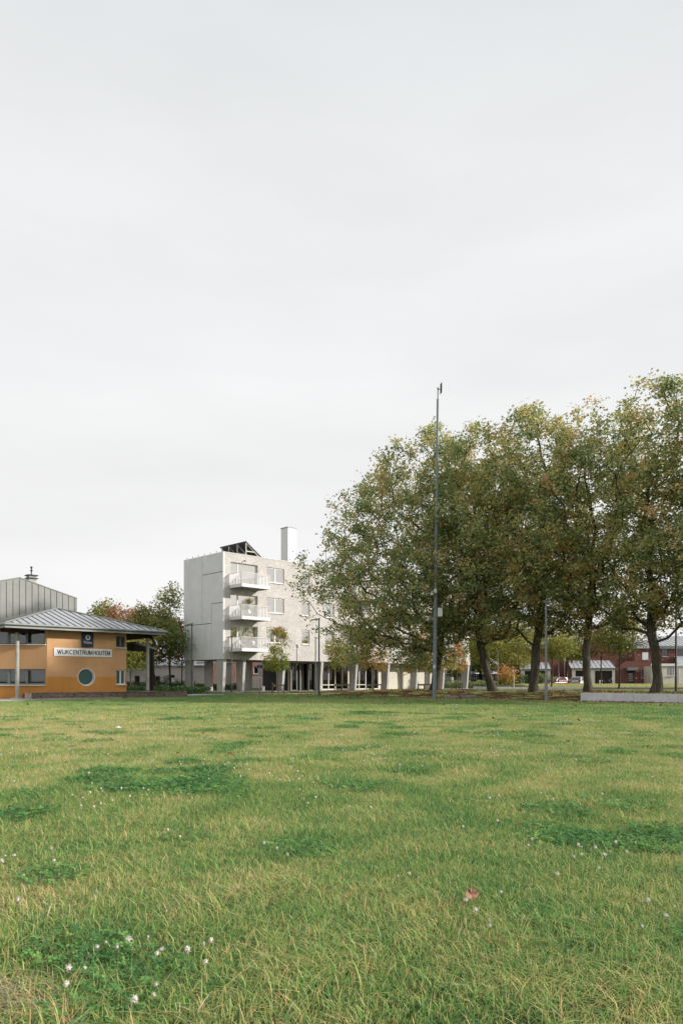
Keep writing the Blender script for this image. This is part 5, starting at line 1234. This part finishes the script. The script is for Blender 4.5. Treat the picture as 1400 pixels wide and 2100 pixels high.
# clover patch: trifoliate leaves on short stalks
def clover_patch(seed, n=230, rad=.26):
    rg = np.random.default_rng(seed); V = []; Fq = []; hue = []; off = 0
    r = rad*np.sqrt(rg.uniform(size=n)); th = rg.uniform(0,2*math.pi,n)
    for i in range(n):
        x, y = r[i]*math.cos(th[i]), r[i]*math.sin(th[i]); z = rg.uniform(.018,.062); s = rg.uniform(.009,.015); a0 = rg.uniform(0,6.28); h = rg.normal(.17,.11); tl = rg.normal(size=2)*.35
        for k in range(3):
            a = a0+k*2.094; ca, sa = math.cos(a), math.sin(a)
            for (u, v) in ((.1,0),(1.0,-.75),(1.75,0),(1.0,.75)):
                px, py = s*(u*ca-v*sa), s*(u*sa+v*ca); V.append((x+px,y+py,z+px*tl[0]+py*tl[1]+.002*abs(v)))
            Fq.append((off,off+1,off+2,off+3)); off += 4; hue += [h]*4
    return np_mesh('clover', np.array(V), np.array(Fq), M['grass'], np.clip(np.array(hue),0,1))
for i in range(3): source('clover_patch', clover_patch(140+i), i)
def scatter(name, pts, rz, scl, tone, coll, label=None, cat=None, tilt=0.):
    me = bpy.data.meshes.new(name); me.vertices.add(len(pts)); me.vertices.foreach_set('co', np.asarray(pts,np.float32).ravel())
    for nm, arr in (('rz',rz),('scl',scl),('tone',tone)): me.attributes.new(nm,'FLOAT','POINT').data.foreach_set('value', np.asarray(arr,np.float32))
    o = link(name, me); tag(o, label, cat, kind='stuff')
    ng = bpy.data.node_groups.new(name, 'GeometryNodeTree'); ng.interface.new_socket('Geometry', in_out='INPUT', socket_type='NodeSocketGeometry'); ng.interface.new_socket('Geometry', in_out='OUTPUT', socket_type='NodeSocketGeometry')
    N = ng.nodes; L = ng.links; gi = N.new('NodeGroupInput'); go = N.new('NodeGroupOutput'); ip = N.new('GeometryNodeInstanceOnPoints'); ci = N.new('GeometryNodeCollectionInfo')
    ci.inputs[0].default_value = SRC[coll]; ci.inputs[1].default_value = True; ci.inputs[2].default_value = True
    ip.inputs['Pick Instance'].default_value = True
    def attr(n_):
        a = N.new('GeometryNodeInputNamedAttribute'); a.data_type = 'FLOAT'; a.inputs[0].default_value = n_; return a.outputs[0]
    cb = N.new('ShaderNodeCombineXYZ'); L.new(attr('rz'), cb.inputs[2])
    L.new(gi.outputs[0], ip.inputs['Points']); L.new(ci.outputs[0], ip.inputs['Instance']); L.new(cb.outputs[0], ip.inputs['Rotation']); L.new(attr('scl'), ip.inputs['Scale'])
    ri = N.new('FunctionNodeRandomValue'); ri.data_type = 'INT'; ri.inputs[4].default_value = 0; ri.inputs[5].default_value = 99
    L.new(ri.outputs[2], ip.inputs['Instance Index']); L.new(ip.outputs[0], go.inputs[0])
    md = o.modifiers.new('scatter', 'NODES'); md.node_group = ng; return o
def in_view_points(rg, n, y0, y1, margin=.6):
    """uniform random points on the ground of the wedge that the lawn fills"""
    k = np.arange(n); o1, o2 = rg.uniform(size=2); u = (o1+k*.7548776662)%1; v = (o2+k*.5698402910)%1
    Y = np.sqrt(y0*y0+(y1*y1-y0*y0)*u); X = (2*v-1)*(.49*Y+margin); return X+rg.normal(size=n)*.02, Y+rg.normal(size=n)*.02
rg = np.random.default_rng(5)
def clover_mask(X, Y):
    """where the lawn is clover and lush rather than thin yellowing grass"""
    v = np.array([mnoise.noise(Vector((x*.55, y*.42, 3.3)))*.65+mnoise.noise(Vector((x*1.3, y*.9, 8.1)))*.45 for x, y in zip(X, Y)])
    return v
SPOTS = [(-.86,2.85,.24,.9),(-1.85,8.1,.75,.9),(1.9,5.3,.5,.75),(2.6,4.6,.45,.5),(-.15,5.0,.22,.7),(1.55,3.0,.25,.6),(-1.75,4.2,.3,.4),(1.0,3.6,.2,.4),(-2.9,8.6,.5,.5),(.3,8.0,.4,.4)]
def tone_field(X, Y):
    v = clover_mask(X, Y); g = np.zeros(len(X))
    for (sx, sy, sr, st) in SPOTS: g = np.maximum(g, st*np.exp(-((X-sx)**2+((Y-sy)*1.0)**2)/(sr*sr)))
    gr = np.clip(ss(.16,.60,v)*.8+g*.85, 0, 1)          # 1 = lush green
    far = np.array([mnoise.noise(Vector((x*.16, y*.10, 1.7))) for x, y in zip(X, Y)])
    mid = np.array([mnoise.noise(Vector((x*1.5+5, y*1.1, 21.))) for x, y in zip(X, Y)])
    return -.03+.19*far+.28*mid-.15*gr - .20*ss(26,40,Y) - .22*ss(1,9,X)*ss(17,25,Y)*(1-ss(26,40,Y)), gr  # last two terms darken far lawn and right-hand band: tree shade in the colour
def on_lawn(X, Y):
    a = (X-CX)*UX+(Y-CY)*UY; d = (X-CX)*NX+(Y-CY)*NY
    ok = (a < -2.25)
    # left of the kerb the path limits the lawn
    fx = np.interp(Y, [33.2,39.2,42.6,45.9,49.1,52.6,56], [-24,-18.7,-16.3,-14.35,-12.7,-10.5,-9.2]); ok &= (X > fx+.1) | (Y < 33.2)
    ok &= ~((d < .9) & (a > -.8))
    return ok
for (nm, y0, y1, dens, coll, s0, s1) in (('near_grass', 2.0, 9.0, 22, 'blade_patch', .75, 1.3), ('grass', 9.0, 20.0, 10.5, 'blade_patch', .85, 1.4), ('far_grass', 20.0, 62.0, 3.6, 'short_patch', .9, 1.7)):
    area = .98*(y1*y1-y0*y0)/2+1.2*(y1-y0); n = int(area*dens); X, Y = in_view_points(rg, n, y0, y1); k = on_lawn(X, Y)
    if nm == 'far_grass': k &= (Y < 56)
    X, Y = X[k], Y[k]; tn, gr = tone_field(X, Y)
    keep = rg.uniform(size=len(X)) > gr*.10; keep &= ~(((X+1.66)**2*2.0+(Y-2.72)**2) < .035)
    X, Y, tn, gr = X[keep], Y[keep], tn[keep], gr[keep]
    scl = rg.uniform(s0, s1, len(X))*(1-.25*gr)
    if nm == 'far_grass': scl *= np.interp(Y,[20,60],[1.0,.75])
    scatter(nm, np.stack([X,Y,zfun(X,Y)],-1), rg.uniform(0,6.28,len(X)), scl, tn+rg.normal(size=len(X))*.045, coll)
# grass on the bank and beyond the kerb, thin among the leaves
X = rg.uniform(-8, 30, 9000); Y = rg.uniform(36, 62, 9000); a = (X-CX)*UX+(Y-CY)*UY; d = (X-CX)*NX+(Y-CY)*NY
k = (a > -1.9)&(d > 1.2)&(np.abs(X) < .5*Y+1)&~((a > -1.1)&(a < .1)&(d > 35.4)); k &= rg.uniform(size=len(X)) > .72*litter_amount(a, d)
X, Y = X[k], Y[k]; scatter('bank_grass', np.stack([X,Y,zfun(X,Y)],-1), rg.uniform(0,6.28,len(X)), rg.uniform(.6,1.1,len(X)), -.08+rg.normal(size=len(X))*.06, 'short_patch')
# verge beyond the road
X = rg.uniform(20, 52, 4200); Y = rg.uniform(71.5, 82, 4200); k = (X < .5*Y+2)&(Y > 71.6-(X-18)*.075)
X, Y = X[k], Y[k]; scatter('verge_grass', np.stack([X,Y,zfun(X,Y)],-1), rg.uniform(0,6.28,len(X)), rg.uniform(1.0,1.6,len(X)), .06+rg.normal(size=len(X))*.05, 'short_patch')
# clover
n = 5200; X, Y = in_view_points(rg, n, 2.0, 26); tn, gr = tone_field(X, Y); k = rg.uniform(size=n) < .02+gr*np.interp(Y,[2,8,26],[.38,.42,.45]); X, Y, gr = X[k], Y[k], gr[k]
scatter('clover', np.stack([X,Y,zfun(X,Y)-.008],-1), rg.uniform(0,6.28,len(X)), rg.uniform(.7,1.25,len(X)), .0+rg.normal(size=len(X))*.05, 'clover_patch')
# extra clover exactly where the photograph shows its dark clumps
pts = []
for (sx, sy, sr, st) in SPOTS:
    for _ in range(int(26*sr*sr*st*3.6)): q = rg.normal(size=2)*sr*.5; pts.append((sx+q[0], sy+q[1]))
pts = np.array(pts); scatter('clover_clumps', np.stack([pts[:,0],pts[:,1],zfun(pts[:,0],pts[:,1])],-1), rg.uniform(0,6.28,len(pts)), rg.uniform(.6,.95,len(pts)), rg.normal(size=len(pts))*.04, 'clover_patch')

# ------------------------------------------------------------------ clover flowers
M['petal'] = mat('clover_petals', (.72,.70,.64), .8, .06, 30); M['petal_pink'] = mat('faded_petals', (.50,.36,.28), .8, .15, 40); M['stem'] = mat('stem_green', (.10,.16,.04), .7, .1, 10)
def flower_mesh(seed, r=.0115, h=.085, stem=True):
    rg = np.random.default_rng(seed); mb = MB(); mb.ball((0,0,h), r*.62, 8)
    for i in range(46):
        z = rg.uniform(-.55,1); a = rg.uniform(0,6.28); q = math.sqrt(1-z*z); dvec = Vector((q*math.cos(a),q*math.sin(a),z)); c = Vector((0,0,h)); s = dvec.orthogonal().normalized()*r*.22
        mb.add([c+dvec*r*.5-s, c+dvec*r*.5+s, c+dvec*r*rg.uniform(.95,1.25)+Vector((0,0,.1*r))], [(0,1,2)], 0)
    for i in range(14):
        a = rg.uniform(0,6.28); dvec = Vector((math.cos(a),math.sin(a),-.9)).normalized(); c = Vector((0,0,h-.2*r)); s = dvec.orthogonal().normalized()*r*.2
        mb.add([c+dvec*r*.4-s, c+dvec*r*.4+s, c+dvec*r*1.2], [(0,1,2)], 1)
    if stem: mb.tube([(0,0,-.01),(.004,0,h*.5),(0,0,h-r*.5)], .0013, 4, 2)
    return mb.data('clover_flower', [M['petal'], M['petal_pink'], M['stem']])
fm = [flower_mesh(i, .0115+.0012*i, .080+.008*i) for i in range(4)]
FL = [(437,470),(382,495),(490,475),(545,462),(592,452),(672,508),(698,498),(808,498),(832,483),(868,462),(882,548),(318,574),(335,580),(278,642),(611,637),(600,670),(668,665),(580,702),(220,72),(40,118),(27,100),(72,92),(198,120),(52,287),(92,185),(1133,75),(1160,92),(1075,50)]
FR = [(718,44),(770,34),(775,62),(962,55),(993,70),(987,88),(978,110),(1050,72),(1103,90),(1092,100),(1080,95),(1115,50),(1198,52),(1195,80),(1088,145),(860,183),(214,193),(278,190),(635,268),(554,342),(590,378),(513,305),(590,410),(1246,300),(1384,317),(1350,357),(1240,392)]
spots = [(x/2, 1700+y/2) for x, y in FL]+[(700+x/2, 1700+y/2) for x, y in FR]
clus = [(0,27,'white clover flower in the clump at the bottom left of the lawn','white clover flowers in the clump at the bottom left'),(0,0,'','')]
for i, (px, py) in enumerate(spots):
    k = i % 4; h = (.080+.008*k)*(.8+.06*(i%4)); Y = (EYE-h)*F/(py-HOR); x = (px-700)/F*Y
    o = link('clover_flower', fm[k], None, (x,Y,zat(x,Y)), (rng.normal()*.28,rng.normal()*.28,rng.uniform(0,6)))
    s = [.62,.85,.72,.92][(i*7)%4]; o.scale = (s,s,.8+.06*(i%4))
    if i < 18: g = 'white clover flowers round the dark clover clump at the bottom left'; lb = 'white clover flower by the dark clover clump at the bottom left'
    elif i < 25: g = 'white clover flowers at the left edge of the lawn'; lb = 'white clover flower in thin grass near the left edge of the lawn'
    elif i < 28: g = 'pinkish clover flowers in the middle of the lawn'; lb = 'small clover flower in the middle of the near lawn'
    elif i < 28+16: g = 'white clover flowers in the lush patch at the right'; lb = 'white clover flower in the lush green patch at the right'
    elif i < 28+23: g = 'clover flowers round the fallen dead leaf'; lb = 'clover flower in the grass round the fallen dead leaf'
    else: g = 'clover flowers at the lower right edge of the lawn'; lb = 'clover flower near the lower right edge of the lawn'
    tag(o, lb, 'clover flower', g)
# the many smaller, farther flowers: one mass
for i in range(3):
    mb = MB(); mb.ball((0,0,.060), .0095, 6); mb.ball((0,0,.052), .008, 5, 1); source('far_flower', mb.data('flower_head', [M['petal'], M['petal_pink']]), i)
n = 42000; X, Y = in_view_points(rg, n, 5.2, 48); tn, gr = tone_field(X, Y)
cl = np.array([mnoise.noise(Vector((x*.9+40, y*.5, 5.))) for x, y in zip(X, Y)])
k = on_lawn(X, Y)&(rg.uniform(size=n) < (.025+.8*ss(.18,.42,cl)*(.45+.55*gr))*np.interp(Y,[5,20,45],[1,.8,.3]))
X, Y = X[k], Y[k]; scatter('distant_clover_flowers', np.stack([X,Y,zfun(X,Y)],-1), rg.uniform(0,6.28,len(X)), rg.uniform(.8,1.25,len(X))*np.interp(Y,[5,45],[1,1.1]), np.zeros(len(X)), 'far_flower')

# ------------------------------------------------------------------ fallen leaves
M['dead_leaf'] = leafmat('fallen_leaves', [(0,(.09,.04,.028)),(.35,(.20,.085,.055)),(.6,(.34,.14,.09)),(.85,(.48,.28,.15)),(1,(.60,.44,.24))], .15, .8, .3)
def fallen(name, X, Y, size, seed, zo=.02, rs=None):
    rg2 = np.random.default_rng(seed); n = len(X); hue = rg2.beta(1.6,2.0,n)
    p = np.stack([X,Y,zfun(X,Y)+zo+rg2.uniform(0,.05,n)],-1)
    return tag(link(name, leaves_mesh(name, p, size, M['dead_leaf'], hue, rg2, up=1.6)), kind='stuff')
n = 60000; X = rg.uniform(-8,30,n); Y = rg.uniform(32,62,n); a = (X-CX)*UX+(Y-CY)*UY; d = (X-CX)*NX+(Y-CY)*NY
cl = np.array([mnoise.noise(Vector((x*.5, y*.5, 11.))) for x, y in zip(X, Y)])
pr = litter_amount(a, d)*(.12+1.0*ss(-.15,.5,cl)) + .9*((a > -2.1)&(a < -1.3)&(d > 6)); pr *= (np.abs(X) < .5*Y+1)
k = (rg.uniform(size=n) < pr)&~((a > -.8)&(a < -.3)&(d > 35.7)); fallen('leaf_litter', X[k], Y[k], .105, 201, .012)
n = 6500; X, Y = in_view_points(rg, n, 9, 50); a = (X-CX)*UX+(Y-CY)*UY; d = (X-CX)*NX+(Y-CY)*NY
k = on_lawn(X, Y)&(rg.uniform(size=n) < .018+.5*ss(-14,-2,a)*ss(8,22,d)*np.interp(Y,[14,30],[.1,1])); fallen('scattered_leaves', X[k], Y[k], .11, 202, .045)
# the curled dead leaf in the foreground
Y = (EYE-.06)*F/(1838-HOR); x = (965-700)/F*Y
mb = MB()
ov = [(-.055,-.01,.0),(-.035,.035,.015),(-.02,.02,.03),(-.012,.055,.045),(.003,.02,.01),(.02,.05,.03),(.03,.018,.02),(.055,.01,.005),(.03,-.02,.0),(.01,-.035,-.01),(-.01,-.018,.0),(-.035,-.035,-.006)]
n = len(ov); mb.add([(0,0,.004)]+[(a,b,c+.35*abs(a)) for a,b,c in ov], [(0,i+1,(i+1)%n+1) for i in range(n)], 0, False)
mb.tube([(0,-.02,0),(.01,-.07,.01),(.02,-.10,.03)], .0014, 4)
dl = mb.build('dead_leaf', mat('dry_leaf', (.46,.28,.20), .7, .3, 25, .3, 60, col2=(.32,.15,.10)), None, (x,Y,zat(x,Y)+.055), (R(58),R(10),R(20)))
dl.scale = (.8,.8,.8); tag(dl, 'curled reddish brown dead leaf standing in the near grass', 'leaf')
sol = dl.modifiers.new('thickness','SOLIDIFY'); sol.thickness = .0008
# crumpled white litter
Y = EYE*F/(1495-HOR); x = (243-700)/F*Y
mb = MB(); mb.add([(-.13,0,0),(-.10,.05,.05),(-.02,.03,.07),(.05,.06,.045),(.13,.02,.03),(.10,-.05,.0),(0,-.07,.01),(-.09,-.05,.02)], [(0,1,2,7),(2,3,6,7),(3,4,5,6)]); mb.prism([(-.08,-.03,.03),(.0,-.05,.05),(.04,.02,.06),(-.05,.03,.06)],(0,0,.012))
o = mb.build('paper_litter', M['white'], None, (x,Y,zat(x,Y)+.035)); o.scale = (.62,.6,.5); tag(o, 'crumpled white paper lying on the lawn below the ochre building', 'litter')
# straw and bare soil at the bottom left corner
rg3 = np.random.default_rng(9); n = 900; cx0, cy0 = -1.28, 2.62
mb = MB()
for i in range(n):
    x, y = cx0+rg3.normal()*.13, cy0+rg3.normal()*.09; a = rg3.uniform(-.5,1.3) if rg3.uniform() < .7 else rg3.uniform(0,3.14); L_ = rg3.uniform(.02,.075); w = rg3.uniform(.0010,.0032); z = zat(x,y)+rg3.uniform(.004,.026)
    dx, dy = math.cos(a)*L_/2, math.sin(a)*L_/2; px, py = -math.sin(a)*w, math.cos(a)*w; dz = rg3.normal()*.012
    mb.poly([(x-dx-px,y-dy-py,z-dz),(x+dx-px,y+dy-py,z+dz),(x+dx+px,y+dy+py,z+dz),(x-dx+px,y-dy+py,z-dz)])
tag(mb.build('dry_straw', mat('dry_straw', (.66,.52,.40), .8, .25, 25, col2=(.34,.24,.16))), 'patch of flattened dry straw at the bottom left corner', kind='stuff')
